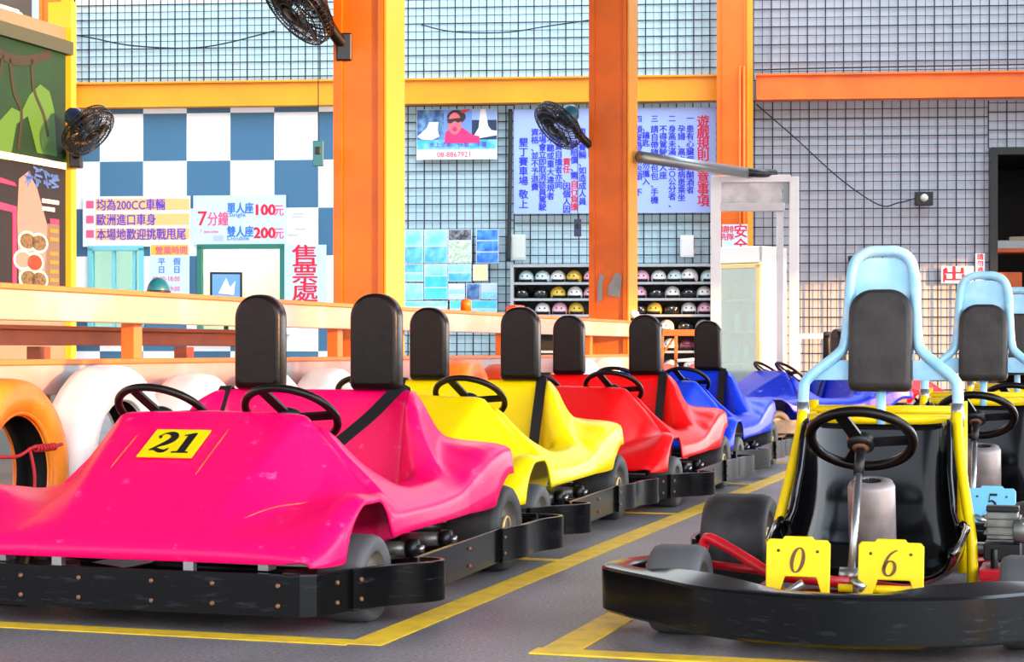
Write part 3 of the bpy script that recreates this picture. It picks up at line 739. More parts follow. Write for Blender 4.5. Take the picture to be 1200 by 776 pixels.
# computer screen inside the booth
p = wp(265, 343, -.9)
t = thing('monitor', (p.x, p.y, .97), 'black flat screen showing a blue picture inside the ticket window', 'monitor', WA+.25)
zc = P(265, 335, wd(265, -.9)).z-.97
b = MB(); b.box((0, 0, zc), (.42, .04, .36), BLK); b.box((0, .06, zc/2), (.06, .05, zc), BLK); b.box((0, .05, .01), (.25, .2, .02), BLK); b.build('casing', t, .005)
SCR = emit('screen_blue', (90, 130, 215), .6)
b = MB(); b.box((0, -.022, zc), (.36, .006, .30), SCR); b.prism([(-.1, -.1), (0, .1), (.05, -.02), (.12, .06), (.1, -.12)], -.002, 0, emit('screen_white', (215, 225, 245), .6), up_at(0, -.026, zc)); b.build('screen', t)
b = MB(); zt = .95; b.box((0, 0, zt), (2.2, .5, .04), WHT)
for sx in (-1, 1): b.box((sx*1.0, 0, zt/2), (.05, .45, zt), WHT)
pz = wp(235, HY, -.9); tag(b.build('counter_desk', loc=(pz.x, pz.y, 0), rot=WR), 'white desk inside the ticket booth', 'desk')

# ---------------------------------------------------------------- wire mesh panels
def mesh_panel(px0, px1, py0, py1, pitch, label, off=.035, r=.0047):
    loc, wdt_, h = wall_rect(px0, py0, px1, py1, off); pm = (px0+px1)/2; pm_m = pitch*wd(pm)/FPX; b = MB()
    n = int(wdt_/pm_m)
    for k in range(n+1):
        x = -wdt_/2+k*pm_m; rr = r*(1.5 if k % 2 == 0 else .75); b.box((x, -.006, h/2), (2*rr, 2*rr, h), WIRE)
    for k in range(int(h/pm_m)+1):
        rr = r*(1.35 if k % 2 == 0 else .8); b.box((0, .006, k*pm_m), (wdt_, 2*rr, 2*rr), WIRE)
    o = b.build('wire_mesh_panel', loc=loc, rot=WR); return tag(o, label, 'wire mesh', 'wire mesh panels on the back wall')
mesh_panel(70, 395, -40, 108, 8.6, 'wire mesh over pale wall above the checkered booth')
mesh_panel(440, 862, -40, 100, 9.3, 'wire mesh above the beam between the two thick columns and the far one')
mesh_panel(860, 1300, -40, 92, 10.5, 'wire mesh above the beam right of the far column')
mesh_panel(440, 602, 122, 470, 9.6, 'wire mesh behind the blue posters')
mesh_panel(602, 862, 122, 318, 9.5, 'wire mesh above the helmet shelves')
mesh_panel(862, 1158, 117, 478, 10.6, 'wire mesh between the far column and the dark doorway')
mesh_panel(1158, 1300, 117, 173, 10.6, 'short wire mesh strip above the dark doorway')
# beam
def beam(px0, px1, m, label):
    u0, u1 = wu(px0, .2), wu(px1, .2); b = MB(); h = ZB1-ZB0
    b.box((0, 0, h/2), (u1-u0, .1, h*.9), m); b.box((0, 0, h*.035), (u1-u0, .2, h*.07), m); b.box((0, 0, h*.965), (u1-u0, .2, h*.07), m)
    p = wp((px0+px1)/2, HY, .2); return tag(b.build('cross_beam', loc=(p.x, p.y, ZB0), rot=WR), label, 'beam')
beam(60, 840, ORND, 'long amber steel beam over the booth and the posters')
beam(884, 1350, ORNG, 'orange steel beam right of the far column')
# ---------------------------------------------------------------- columns
def column(x, y, wdt_, label, h=7.0):
    t = thing('steel_column', (x, y, 0), label, 'column', -TH); a = wdt_/2
    b = MB(); b.box((0, 0, h/2), (wdt_, wdt_-.03, h), ORNG)
    b.box((-a+.02, -a+.005, h/2), (.05, .014, h), ORNG); b.box((a-.02, -a+.005, h/2), (.03, .012, h), ORNG)
    b.build('shaft', t)
    b = MB(); b.box((a+.006, -.0, h/2), (.012, wdt_*.97, h), ORND)  # side face coloured lighter amber to stand for sun falling on it
    b.build('side_flange', t)
    b = MB(); b.box((0, 0, .01), (wdt_+.16, wdt_+.16, .02), ORNG); b.build('base_plate', t); return t
c1 = column(-.815, 10.5, .30, 'thick orange steel column nearest to the ticket booth')
b = MB(); b.box((.158, -.03, CH+(HY-195)*10.4/FPX), (.006, .05, .26), ORNG); b.box((.158, .0, CH+(HY-38)*10.4/FPX), (.006, .16, .09), WHT); b.box((.158, .0, CH+(HY-62)*10.4/FPX), (.006, .12, .06), BROWN)
b.build('side_marks', c1)
c2 = column(.855, 15.6, .325, 'thick orange steel column with a grey worn patch')
zc = CH+(HY-338)*15.5/FPX; GP = mat('bare_grey_patch', (150, 150, 148), .6, 0, .2, 9); b = MB()
b.prism([(-.06, -.13), (-.02, -.10), (-.02, .04), (.0, .10), (-.04, .12), (-.06, .04)], 0, .003, GP, up_at(-.03, -.164, zc))
b.prism([(.0, -.06), (.1, -.08), (.12, .10), (.06, .13), (.03, .06), (.0, .02)], 0, .003, GP, up_at(.0, -.164, zc)); b.build('worn_patch', c2)
pp = wp(861, HY, .45); c3 = column(pp.x, pp.y, .36, 'far orange steel column behind the white door frame')
for dx in (.10, .15):
    b = MB(); b.tube([(dx, -.20, .1), (dx, -.20, CH+(HY-76)*22/FPX)], .018, ORNG, 8); b.build('conduit', c3)
pp = wp(66, HY, .45); c4 = column(pp.x, pp.y, .30, 'orange steel column at the corner behind the green mural')

# ---------------------------------------------------------------- left building with mural and food poster
GRN = mat('mural_green', (0, 58, 22), .6, 0, 0, 1.6, (0, 42, 22)); LGRN = mat('mural_light_green', (66, 118, 44), .6); BRNM = mat('mural_branch', (44, 40, 30), .6)
DG = mat('grey_green_fascia', (62, 74, 66), .6); YST = mat('yellow_trim', (228, 190, 50), .5)
E0 = P(78, HY, 14.0); E0.z = 0; LB = -LF                # side wall runs back along the row direction
def lb(v, z, o=0): p = E0-ROW*v+LF*o; return V((p.x, p.y, z))
def lbx(v, z, o): return M.Translation(lb(v, z, o)) @ M.Rotation(PI/2-TH, 4, 'Z') @ UP      # drawing x along ROW
def lbz(py): return CH+(HY-py)*13.7/FPX
b = MB(); X = M.Translation(E0) @ M.Rotation(PI/2-TH, 4, 'Z')
b.box((-2.5, .1, 1.6), (5, .2, 3.2), mat('plaster_side', (120, 124, 118), .6), X); struct(b.build('wall_left'))
b = MB(); b.box((.02, .05, 1.7), (.07, .2, 3.4), YST, X); struct(b.build('trim_30'))
b = MB(); b.box((-2.5, -.03, lbz(50)), (5, .06, .10), DG, X); struct(b.build('trim_31'))
def lpx(px):                                           # distance back from the corner at image column px
    k = (px-CX)/FPX; return (k*E0.y-E0.x)/(k*ROW.y-ROW.x)*-1
z0, z1 = lbz(196), lbz(52)
t = thing('mural_panel', lb(1.3, z0, .0), 'green painted panel with tree branches on the left building', 'mural', PI/2-TH)
b = MB(); b.box((0, -.012, (z1-z0)/2), (2.5, .02, z1-z0), GRN); b.build('board', t)
b = MB(); XX = up_at(0, -.023, 0); H = z1-z0
def sc(p): return [(x*1.05+.2, y*H) for x, y in p]
b.prism(sc([(.0,.0),(.16,.30),(.3,.42),(.42,.40),(.52,.55),(.66,.66),(.78,.62),(.84,.48),(.88,.1),(.62,.1),(.5,.38),(.36,.30),(.28,.0)]), 0, .003, LGRN, XX)
for pts, wdt_ in (([(.05,.85),(.3,.80),(.55,.84),(.8,.93)], .07), ([(.28,.80),(.33,.55),(.42,.4),(.38,.1)], .035), ([(.55,.84),(.58,.6),(.7,.42),(.76,.25)], .035), ([(.2,.82),(.14,.6),(.05,.45)], .03)):
    q = smooth_path([V((*p, 0)) for p in sc(pts)], 6); b.stroke([(p.x, p.y) for p in q], [wdt_]*len(q), BRNM, XX, .004)
b.build('painted_tree', t)
z0, z1 = lbz(350), lbz(188)
t = thing('food_poster', lb(.65, z0, .0), 'dark food poster with bowls under the green mural', 'poster', PI/2-TH)
DARK = mat('poster_black', (22, 18, 22), .5); PKF = mat('poster_pink', (200, 50, 110), .5); PALE = mat('poster_pale', (150, 122, 130), .5); FOOD = mat('bowl_food', (110, 96, 70), .5, 0, 0, 40, (44, 50, 32)); ORF = mat('red_dish', (170, 50, 20), .5); GLD = mat('gold_label', (160, 120, 40), .5); BLUL = mat('blue_title', (66, 110, 205), .5)
b = MB(); h = z1-z0; b.box((0, -.012, h/2), (1.2, .02, h), DARK); b.box((0, -.02, h-.02), (1.2, .02, .05), WHT); b.build('sheet', t)
XX = up_at(0, -.023, 0); b = MB()
k = 13.6/FPX
def pp2(px, py): return (.6-((74-px)*k*1.88), CH+(HY-py)*13.7/FPX-z0)       # along the wall is foreshortened
b.prism([pp2(20, 215), pp2(30, 205), pp2(40, 222), pp2(52, 265), pp2(50, 336), pp2(20, 336), pp2(18, 260)], 0, .003, PALE, XX)
b.prism([pp2(-4, 216), pp2(15, 220), pp2(17, 224), pp2(-4, 222)], 0, .004, PKF, XX); b.prism([pp2(-4, 244), pp2(17, 247), pp2(17, 336), pp2(13, 336), pp2(13, 254), pp2(-4, 252)], 0, .004, PKF, XX)
b.prism([pp2(52, 262), pp2(66, 262), pp2(66, 336), pp2(48, 336)], 0, .0035, mat('poster_grey', (100, 92, 92), .5), XX)
for px, py, m in ((29, 285, FOOD), (42, 286, FOOD), (24, 307, PALE), (37, 309, ORF), (30, 328, FOOD), (42, 329, FOOD)):
    c = pp2(px, py); e = [(c[0]+.125*math.cos(a*PI/8), c[1]+.075*math.sin(a*PI/8)) for a in range(16)]; b.prism(e, .003, .005, WHT, XX)
    e = [(c[0]+.10*math.cos(a*PI/8), c[1]+.058*math.sin(a*PI/8)) for a in range(16)]; b.prism(e, .005, .007, m, XX)
b.build('food_picture', t)
b = MB(); random.seed(3)
for i in range(4):
    for j in range(7):
        c = pp2(31+9.5*i+random.uniform(-2, 2), 200+random.uniform(0, 18)); a = random.uniform(0, PI)
        b.stroke([(c[0]-.05*math.cos(a), c[1]-.03*math.sin(a)), (c[0]+.05*math.cos(a), c[1]+.03*math.sin(a))], [.016, .016], BLUL, XX, .005)
b.build('title_lettering', t)
b = MB()
for py in (270, 280, 297, 307, 318, 328):
    b = MB(); c = pp2(59, py); b.box((c[0], -.03, c[1]), (.12, .006, .028), GLD); b.build('price_label', t)
b = MB()
for py, n in ((236, 4), (245, 3)):
    for q in range(n): c = pp2(48+5*q, py); b.box((c[0], -.026, c[1]), (.05, .006, .03), WHT)
b.build('white_lettering', t); b = MB(); c = pp2(60, 259); b.box((c[0], -.027, c[1]), (.12, .006, .04), PKF); b.build('pink_label', t)
DK = mat('dark_soffit', (40, 48, 62), .6)
b = MB(); b.box((-2.0, .8, 4.6), (4.0, 1.0, 2.9), DK, X); struct(b.build('wall_left_upper'))
# strip lights on the dark upper storey
for v_, py, ln, lab in ((.42, 19, .26, 'bright strip light on the dark wall above the mural'), (.98, 8, .26, 'bright strip light at the picture edge above the mural')):
    pz = lb(v_, 3.4, -.3); pz.z = CH+(HY-py)*pz.y/FPX
    t = thing('strip_light', pz, lab, 'lamp', PI/2-TH)
    b = MB(); b.box((0, -.015, 0), (ln+.14, .03, .16), WHT); b.build('housing', t, .004)
    b = MB(); b.tube([(-ln/2, -.065, 0), (ln/2, -.065, 0)], .05, emit('lit_tube', (225, 240, 255), 6), 12); b.build('tube', t)

# ---------------------------------------------------------------- barrier rails and posts
RD = V((.3255, 1, 0)).normalized()
def rl(d, off=0): p = V((-.82+.3255*(d-10.4), d, 0)); n = V((RD.y, -RD.x, 0)); return p+n*off
RA = math.atan2(RD.y, RD.x)
def rail(d0, d1, off, z0, z1, th, m, mt, label, name='barrier_rail'):
    a, c = rl(d0, off), rl(d1, off); L = (c-a).length; p = (a+c)/2; b = MB(); h = z1-z0
    t = thing(name, (p.x, p.y, z0), label, 'barrier rail', RA)
    b.box((0, 0, h/2-.006), (L, th, h-.012), m); b.build('beam', t, .004)
    b = MB(); b.box((0, 0, h-.004), (L+.01, th+.03, .02), mt); b.build('cap', t, .003)
    return t
rail(5.6, 15.42, .26, .862, .985, .07, RAILP, RAILO, 'long peach top rail with orange cap in front of the columns')
rail(5.6, 15.42, .26, .59, .715, .07, RAILP, RAILO, 'lower peach rail behind the painted tyres')
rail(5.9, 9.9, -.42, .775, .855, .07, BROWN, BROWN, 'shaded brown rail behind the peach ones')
i = 0
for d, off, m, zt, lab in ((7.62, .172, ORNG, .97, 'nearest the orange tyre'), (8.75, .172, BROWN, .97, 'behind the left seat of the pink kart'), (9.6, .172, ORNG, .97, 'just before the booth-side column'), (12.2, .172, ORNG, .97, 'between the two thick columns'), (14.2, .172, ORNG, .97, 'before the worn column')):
    p = rl(d, off); b = MB(); b.box((0, 0, zt/2), (.07, .06, zt), m); b.box((0, 0, .006), (.14, .14, .012), m)
    tag(b.build('rail_post', loc=p, rot=(0, 0, RA), bevel=.003), 'short %s post carrying the rails, %s' % ('brown' if m is BROWN else 'orange', lab), 'post', 'posts of the barrier rails')
for d, lab in ((7.85, 'in the gap by the white tyre'), (9.1, 'near the end of that rail')):
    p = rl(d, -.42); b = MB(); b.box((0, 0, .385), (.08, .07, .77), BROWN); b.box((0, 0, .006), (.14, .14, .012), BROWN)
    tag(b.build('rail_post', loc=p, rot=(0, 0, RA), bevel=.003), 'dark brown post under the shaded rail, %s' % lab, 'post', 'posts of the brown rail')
# teal dome, red and orange bits, lamp on the rail
p = rl(7.68, .26); b = MB(); b.ball((0, 0, 0), (.048, .048, .062), TEAL, None, 18, 8, 0.0); b.lathe([(.05, 0), (.052, .004), (.048, .008)], BLK, 18)
tag(b.build('beacon_dome', loc=(p.x, p.y, .992)), 'small teal dome standing on the top rail', 'dome')
p = rl(12.25, .26); b = MB(); b.box((0, 0, .022), (.26, .06, .044), RTYRE); b.box((0, 0, .05), (.20, .05, .016), RTYRE); tag(b.build('red_case', loc=(p.x, p.y, .992), rot=(0, 0, RA), bevel=.006), 'small red case lying on the top rail', 'case')
p = rl(11.3, .26); b = MB(); b.lathe([(.001, 0), (.032, 0), (.034, .05), (.026, .07), (.001, .075)], ORNG, 16); tag(b.build('orange_cup', loc=(p.x, p.y, .992)), 'orange cup on the top rail behind a headrest', 'cup')
p = rl(15.25, .26); b = MB(); b.box((.0, .0, 0), (.06, .05, .05), BLK); tag_o = None
t = thing('floodlight', (p.x, p.y, .992), 'small round white lamp on the rail end at the worn column', 'lamp', RA); b = MB(); b.box((0, 0, .012), (.05, .05, .024), BLK); b.build('bracket', t)
b = MB(); b.ball((0, 0, .055), (.042, .042, .036), WHT, None, 16, 10); b.build('globe', t)

# ---------------------------------------------------------------- painted tyres along the barrier
def tyre_mb(r, wdt_, m):
    b = MB(); h = wdt_/2; q = .62*r
    prof = [(q, -h*.62), (q+.02, -h*.9), (r*.80, -h), (r*.92, -h*.93), (r*.985, -h*.70), (r, -h*.35), (r, h*.35), (r*.985, h*.70), (r*.92, h*.93), (r*.80, h), (q+.02, h*.9), (q, h*.62)]
    b.lathe(prof, m, 40, YAX)
    b.lathe([(q, h*.62), (q+.05, h*.5), (r*.86, h*.6), (r*.9, 0), (r*.86, -h*.6), (q+.05, -h*.5), (q, -h*.62)], TIN, 40, YAX)
    b.torus(q+.012, .010, m, M.Translation((0, h*.72, 0)) @ YAX, 40, 8); b.torus(q+.012, .010, m, M.Translation((0, -h*.72, 0)) @ YAX, 40, 8)
    return b
TY = {}
for d, m, r, lab in ((6.33, OTYRE, .330, 'orange painted tyre leaning by the nose of the pink kart'), (6.98, WTYRE, .350, 'white painted tyre next to the near orange one'), (7.63, WTYRE, .33, 'white painted tyre seen over the left steering wheel of the pink kart'),
          (8.27, WTYRE, .33, 'white painted tyre left of the pink kart\'s left headrest'), (8.91, WTYRE, .335, 'white painted tyre between the two headrests of the pink kart'), 
          (10.74, OTYRE, .35, 'orange painted tyre right of the yellow kart\'s left headrest'), (11.40, RTYRE, .335, 'red-orange painted tyre between the yellow kart\'s headrests'),
          (13.1, WTYRE, .35, 'white painted tyre behind the red kart\'s left headrest'), (13.78, WTYRE, .35, 'white painted tyre farthest along the barrier')):
    p = rl(d, .45); rz = -math.radians(3)-PI/2
    b = tyre_mb(r, .19, m); o = b.build('painted_tyre', loc=(p.x, p.y, r), rot=(0, 0, PI/2+math.radians(-15)))
    tag(o, lab, 'tyre', 'painted tyres along the barrier'); TY[d] = o
# red rope tied on the near tyre
p = rl(6.33, .45); RED_R = mat('red_rope', (190, 30, 40), .6)
b = MB(); xr = .107
b.tube(smooth_path([(xr, -.215, .08), (xr+.012, -.1, .075), (xr+.016, 0, .10), (xr+.012, .08, .09), (xr, .22, .10)], 6), .006, RED_R, 6)
b.tube(smooth_path([(xr, 0, .10), (xr+.014, .01, .0), (xr+.01, .0, -.12), (xr, -.01, -.215)], 6), .006, RED_R, 6)
for k in range(7): b.torus(.010, .004, RED_R, M.Translation((xr+.014, .02+.02*k, .095)) @ M.Rotation(PI/2, 4, 'X'), 10, 6)
tag(b.build('rope', loc=(p.x, p.y, .33), rot=(0, 0, math.radians(-15))), 'red rope knotted across the hole of the near orange tyre', 'rope')
# red and white tyres near the distant gate
for px, dd, m, r, lab in ((779, 17.9, RTYRE, .31, 'red tyre under the low peach gate'), (818, 18.2, RTYRE, .31, 'red tyre right under the peach gate by the far headrest')):
    p = P(px, HY, dd); b = tyre_mb(r, .19, m); tag(b.build('painted_tyre', loc=(p.x, p.y, r), rot=(0, 0, PI/2-.2)), lab, 'tyre', 'tyres under the gate')
t = thing('gate_frame', P(797, HY, 17.4)-V((0, 0, CH)), 'low peach gate frame before the helmet shelves', 'gate', 0)
k = 17.4/FPX; b = MB()
def gz(py): return CH+(HY-py)*k
for px in (776, 792, 830): b.bar(((px-797)*k, 0, 0), ((px-797)*k, 0, gz(388)), .03, .03, RAILO)
b.bar((-21*k, 0, gz(390)), (34*k, 0, gz(390)), .05, .06, RAILO); b.bar((-21*k, .02, gz(416)), (-8*k, .02, gz(397)), .02, .02, RAILO); b.bar((-6*k, 0, gz(423)), (34*k, 0, gz(420)), .03, .03, WHT); b.build('frame', t, .004)

# ---------------------------------------------------------------- helmets on shelves
SHB = mat('shelf_dark', (22, 24, 28), .6); SHM = mat('shelf_metal', (170, 178, 182), .4, .5)
RO = .42
shz = [wz(y, 718, RO) for y in (330.5, 349.5, 368.5, 389, 411, 436)]; ztop = wz(311, 718, RO)
p = wp(718, HY, RO); u0, u1 = wu(600, RO)-wu(718, RO), wu(838, RO)-wu(718, RO)
t = thing('helmet_rack', (p.x, p.y, 0), 'grey open rack full of helmets on the back wall', 'shelf rack', WA)
b = MB(); b.box(((u0+u1)/2, .36, ztop/2), (u1-u0, .02, ztop), SHB)
b.box((u0, .18, ztop/2), (.04, .36, ztop), SHM); b.box((u1, .18, ztop/2), (.04, .36, ztop), SHM); b.box(((u0+u1)/2, .18, ztop), (u1-u0, .36, .035), SHM); b.build('carcass', t)
for z in shz: b = MB(); b.box(((u0+u1)/2, .175, z-.015), (u1-u0-.04, .33, .03), SHM); b.build('shelf', t)
HC = {'w': mat('helmet_white', (238, 238, 236), .25, coat=.4), 'c': mat('helmet_pale_cyan', (205, 228, 228), .25, coat=.4), 'y': mat('helmet_yellow', (226, 190, 70), .25, coat=.4), 'p': mat('helmet_pink', (238, 184, 206), .25, coat=.4), 'k': mat('helmet_black', (16, 16, 18), .2, coat=.4), 'm': mat('helmet_maroon', (110, 30, 60), .25, coat=.4)}
HNAME = {'w': 'white', 'c': 'pale cyan', 'y': 'yellow', 'p': 'pink', 'k': 'black', 'm': 'maroon'}
HDARK = mat('helmet_lining', (14, 14, 16), .7)
def helmet_mesh(m, s=1.0):
    b = MB(); r = .098*s; rows = []
    for i in range(9):
        tt = -0.5+(PI/2+.5)*i/8; row = []
        for j in range(20):
            a = 2*PI*j/20; x = r*1.0*math.cos(tt)*math.sin(a); y = -r*1.15*math.cos(tt)*math.cos(a); z = r*.52+r*1.02*math.sin(tt)
            if i == 0: z = r*.03+(.22*r if math.cos(a) > .55 else 0)
            row.append((x, y, z))
        rows.append(row)
    b.grid(rows, m, None, True, True); b.add(rows[0], [tuple(range(20))], HDARK)
    b.tube(smooth_path([(-.75*r, -.72*r, .3*r), (0, -1.12*r, .24*r), (.75*r, -.72*r, .3*r)], 6), .012*s, HDARK, 6)
    for q in (-.3, .3): b.ball((q*r, -r*1.03, r*.78), .011*s, HDARK if m is not HC['k'] else HC['w'], None, 8, 5)
    return b
HM = {}
ORDN = ['first', 'second', 'third', 'fourth', 'fifth', 'sixth', 'seventh', 'eighth', 'ninth', 'tenth']
HL = [(0, 'top', [(617, 'c'), (636, 'c'), (654, 'w'), (673, 'y'), (693, 'p'), (752, 'p'), (772, 'w'), (791, 'c'), (808, 'W'), (830, 'c')]),
      (1, 'second', [(613, 'k'), (633, 'k'), (654, 'y'), (674, 'w'), (693, 'p'), (749, 'p'), (769, 'k'), (788, 'w'), (807, 'k'), (825, 'w')]),
      (2, 'third', [(615, 'k'), (636, 'w'), (656, 'p'), (675, 'y'), (750, 'k'), (767, 'y'), (787, 'k'), (807, 'w'), (826, 'p')]),
      (3, 'fourth', [(617, 'w'), (637, 'p'), (760, 'k'), (781, 'w'), (803, 'k'), (824, 'w')]),
      (4, 'fifth', [(786, 'w'), (805, 'm'), (823, 'c')]),
      (5, 'lowest', [(786, 'w'), (810, 'w')])]
for ri, rn, lst in HL:
    for q, (px, cc) in enumerate(lst):
        big = cc == 'W'; cc = cc.lower(); key = (cc, big)
        pz = wp(px, HY, RO-.16)
        if key not in HM: o = helmet_mesh(HC[cc], 1.12 if big else 1.0).build('helmet'); HM[key] = o
        else: o = HM[key].copy(); COL.objects.link(o)
        o.location = (pz.x, pz.y, shz[ri]+.001); o.rotation_euler = (0, 0, WA+random.uniform(-.3, .3))
        tag(o, '%s%s helmet on the %s shelf, %s from its left end' % ('large ' if big else '', HNAME[cc], rn, ORDN[q]), 'helmet', 'helmets on the rack')

# ---------------------------------------------------------------- signs
def board(name, px0, py0, px1, py1, off, m, label, cat, th=.012, group=None):
    loc, wdt_, h = wall_rect(px0, py0, px1, py1, off); t = thing(name, loc, label, cat, WA, group)
    b = MB(); b.box((0, 0, h/2), (wdt_, th, h), m); b.build('board', t)
    return t, wdt_, h
class Sg:                                              # pixel drawing frame on a sign
    def __init__(s, t, px0, py0, px1, py1, wdt_, h): s.t = t; s.a = (px0, py0, px1, py1); s.w = wdt_; s.h = h
    def x(s, px): return (px-s.a[0])/(s.a[2]-s.a[0])*s.w-s.w/2
    def z(s, py): return (s.a[3]-py)/(s.a[3]-s.a[1])*s.h
    def k(s): return s.w/(s.a[2]-s.a[0])
def sign(name, px0, py0, px1, py1, off, m, label, cat='sign', group=None):
    t, w_, h = board(name, px0, py0, px1, py1, off, m, label, cat, group=group); return Sg(t, px0, py0, px1, py1, w_, h)
def put(s, b, body, px, py_base, hpx, m, bold=.02, align='LEFT', line=1.0, sx=1.0, dy=0, sp=1.0):
    text(b, body, hpx*s.k()*1.12, m, up_at(s.x(px), -.0075-dy, s.z(py_base)), line, bold, align, sx, sp)
def band_(s, b, px0, py0, px1, py1, m, dy=0): b.box(((s.x(px0)+s.x(px1))/2, -.0065-dy, (s.z(py0)+s.z(py1))/2), (abs(s.x(px1)-s.x(px0)), .003, abs(s.z(py0)-s.z(py1))), m)
OF = OFFB+.02
s = sign('notice_board', 97, 230, 223, 289, OF, PAPER, 'white board with three lines of purple writing on the booth'); b = MB()
for y in (233, 250.5, 267.5): band_(s, b, 112, y, 222, y+13.5, PEACH); band_(s, b, 101, y+2, 110, y+11, PNK_T)
b.build('bands', s.t); b = MB()
put(s, b, '均為200CC車輛', 113, 245.3, 12.6, PUR_T, .03, dy=.002, sx=.83); put(s, b, '歐洲進口車身', 113, 262.8, 12.6, PUR_T, .03, dy=.002, sx=.83); put(s, b, '本場地歡迎挑戰甩尾', 113, 280, 12.6, PUR_T, .03, dy=.002, sx=.83); b.build('lettering', s.t)
s = sign('hours_board', 176, 286, 222, 346, OF, PBLU, 'small opening hours board with an amber heading'); b = MB(); band_(s, b, 177, 287, 221, 299, AMBER); b.build('heading_band', s.t)
b = MB(); put(s, b, '營業時間', 182, 297, 8.5, PNK_T, .03, dy=.002); b.build('heading_lettering', s.t); b = MB(); put(s, b, '平', 185, 310, 8, SKY_T, .02); put(s, b, '日', 185, 319.5, 8, SKY_T, .02); put(s, b, '假', 203, 310, 8, SKY_T, .02); put(s, b, '日', 203, 319.5, 8, SKY_T, .02); b.build('day_lettering', s.t); b = MB()
put(s, b, '09:00-18:00', 179, 329.5, 7, PNK_T, .01, sx=.86); put(s, b, '09:00-19:00', 179, 341, 7, PNK_T, .01, sx=.86); b.build('lettering', s.t)
s = sign('price_board', 226.5, 229, 335, 287, OF, PBLU, 'price board reading 100 and 200 above the ticket window'); b = MB()
put(s, b, '7', 231, 264, 21, RED_T, .02); put(s, b, '分鐘', 243, 263, 15.5, PNK_T, .03, sx=.72); put(s, b, '7 minutes', 234, 273, 5, PNK_T, .01)
put(s, b, '單人座', 266, 249, 12, SKY_T, .04, sx=.78); put(s, b, 'Single', 268, 254, 6, SKY_T, .01, sx=1.3); put(s, b, '雙人座', 266, 276.5, 12, SKY_T, .04, sx=.78); put(s, b, 'Double', 266, 281.5, 6, SKY_T, .01, sx=1.3)
put(s, b, '100', 297, 252, 15.5, RED_T, .06); put(s, b, '200', 297, 279, 15.5, RED_T, .06); put(s, b, '元', 321, 252, 12.5, PNK_T, .03, sx=.85); put(s, b, '元', 321, 279, 12.5, PNK_T, .03, sx=.85); band_(s, b, 250, 276, 262, 282.5, mat('lilac_patch', (170, 180, 235), .6)); b.build('lettering', s.t)
s = sign('ticket_sign', 333, 287, 382.5, 358, OF, PBLU, 'tall white sign with three big red characters beside the ticket window'); b = MB()
for ch, y in (('售', 308), ('票', 330), ('處', 351.5)): put(s, b, ch, 357.5, y, 22, RED_T, .022, 'CENTER', sx=1.3)
b.build('lettering', s.t)
s = sign('price_note', 335.5, 246, 373, 287, OF, PAPER, 'blank-looking white notice above the red ticket sign'); b = MB()
for y, x0, x1 in ((250, 344, 356), (253.5, 342, 354), (268, 346, 358), (275, 337, 350)): b = MB(); band_(s, b, x0, y, x1, y+1.6, mat('faint_print', (176, 176, 184), .6)); b.build('faint_line', s.t)
# rules banner
s = sign('rules_banner', 601.5, 127, 838.5, 250, .14, LAV, 'big lavender banner with columns of blue and red rules', 'banner')
b = MB(); r_ = MB()
def vcol(mb, body, px, py0, hpx, m, pitch, bold=.03, sx=1.0):
    text(mb, '\n'.join(body), hpx*s.k()*1.1, m, up_at(s.x(px), -.008, s.z(py0+hpx*.88)), pitch/(hpx*1.1)*1.0, bold, 'CENTER', sx)
vcol(r_, '遊戲規則注意事項', 823.5, 137, 13.4, RED_T, 13.25, .03)
for body, px, y0, h, pt in (('一', 808.5, 136, 8, 9), ('患有心臟病、酗酒者', 808.5, 148, 8.6, 8.9), ('孕婦、高血壓病患乘坐', 798.5, 148, 8.6, 8.9), ('二', 787.5, 136, 8, 9), ('身高未滿一五○公分者、', 787.5, 148, 8.6, 8.75), ('不得駕駛二人座', 777, 148, 8.6, 9.0),
                       ('三', 767, 136, 8, 9), ('請自帶隨大包包、手機', 767, 148, 8.6, 9.2), ('、鑰匙、請勿攜入', 757, 146, 8.4, 9.0), ('四', 748, 136, 8, 9), ('頭髮過長請包頭、不', 748, 148, 8.6, 9.2),
                       ('車輛賽輛、如造成人員', 682.5, 150, 8.6, 9.1), ('輛賠償、需', 673, 165, 8.6, 9.1), ('負責自擔者亦同', 654.5, 158, 8.6, 9.1), ('動不聽或重大違規者', 645, 150, 8.6, 9.4), ('本場會立即取消該員駕駛', 635.5, 150, 8.6, 8.8), ('資格、並不予退費', 626.5, 150, 8.6, 9.2), ('墾丁賽車場', 613, 161, 10.4, 11.3), ('敬上', 613, 222, 10.4, 11.6)):
    vcol(b, body, px, y0, h, BLU_T, pt)
vcol(b, '、因個人因', 664, 205, 8.6, BLU_T, 9.0); r2_ = MB(); vcol(r2_, '責任', 664, 185, 8.6, RED_T, 9.0); r2_.build('red_lettering', s.t); r2_ = MB(); vcol(r2_, '自行負擔', 673, 211, 8.6, RED_T, 9.0); r2_.build('red_lettering', s.t)
b.build('blue_lettering', s.t); r_.build('title_lettering', s.t)
s = sign('safety_sign', 846, 263, 876, 291, .72, PBLU, 'white safety sign with red characters behind the door frame'); b = MB()
put(s, b, '安\n全', 868, 277, 15, RED_T, .03, 'CENTER'); put(s, b, '排\n隊', 856, 272, 8, RED_T, .02, 'CENTER'); put(s, b, '請\n先', 848.5, 272, 8, RED_T, .02, 'CENTER'); b.build('lettering', s.t)
s = sign('wall_notice', 1103, 312, 1141, 332, .10, PAPER, 'white notice with red print behind the second roll-bar kart'); b = MB()
put(s, b, '出', 1118, 328, 17, RED_T, .05, 'CENTER', sx=1.6); band_(s, b, 1105, 315, 1107, 331, RED_T); b.build('lettering', s.t)
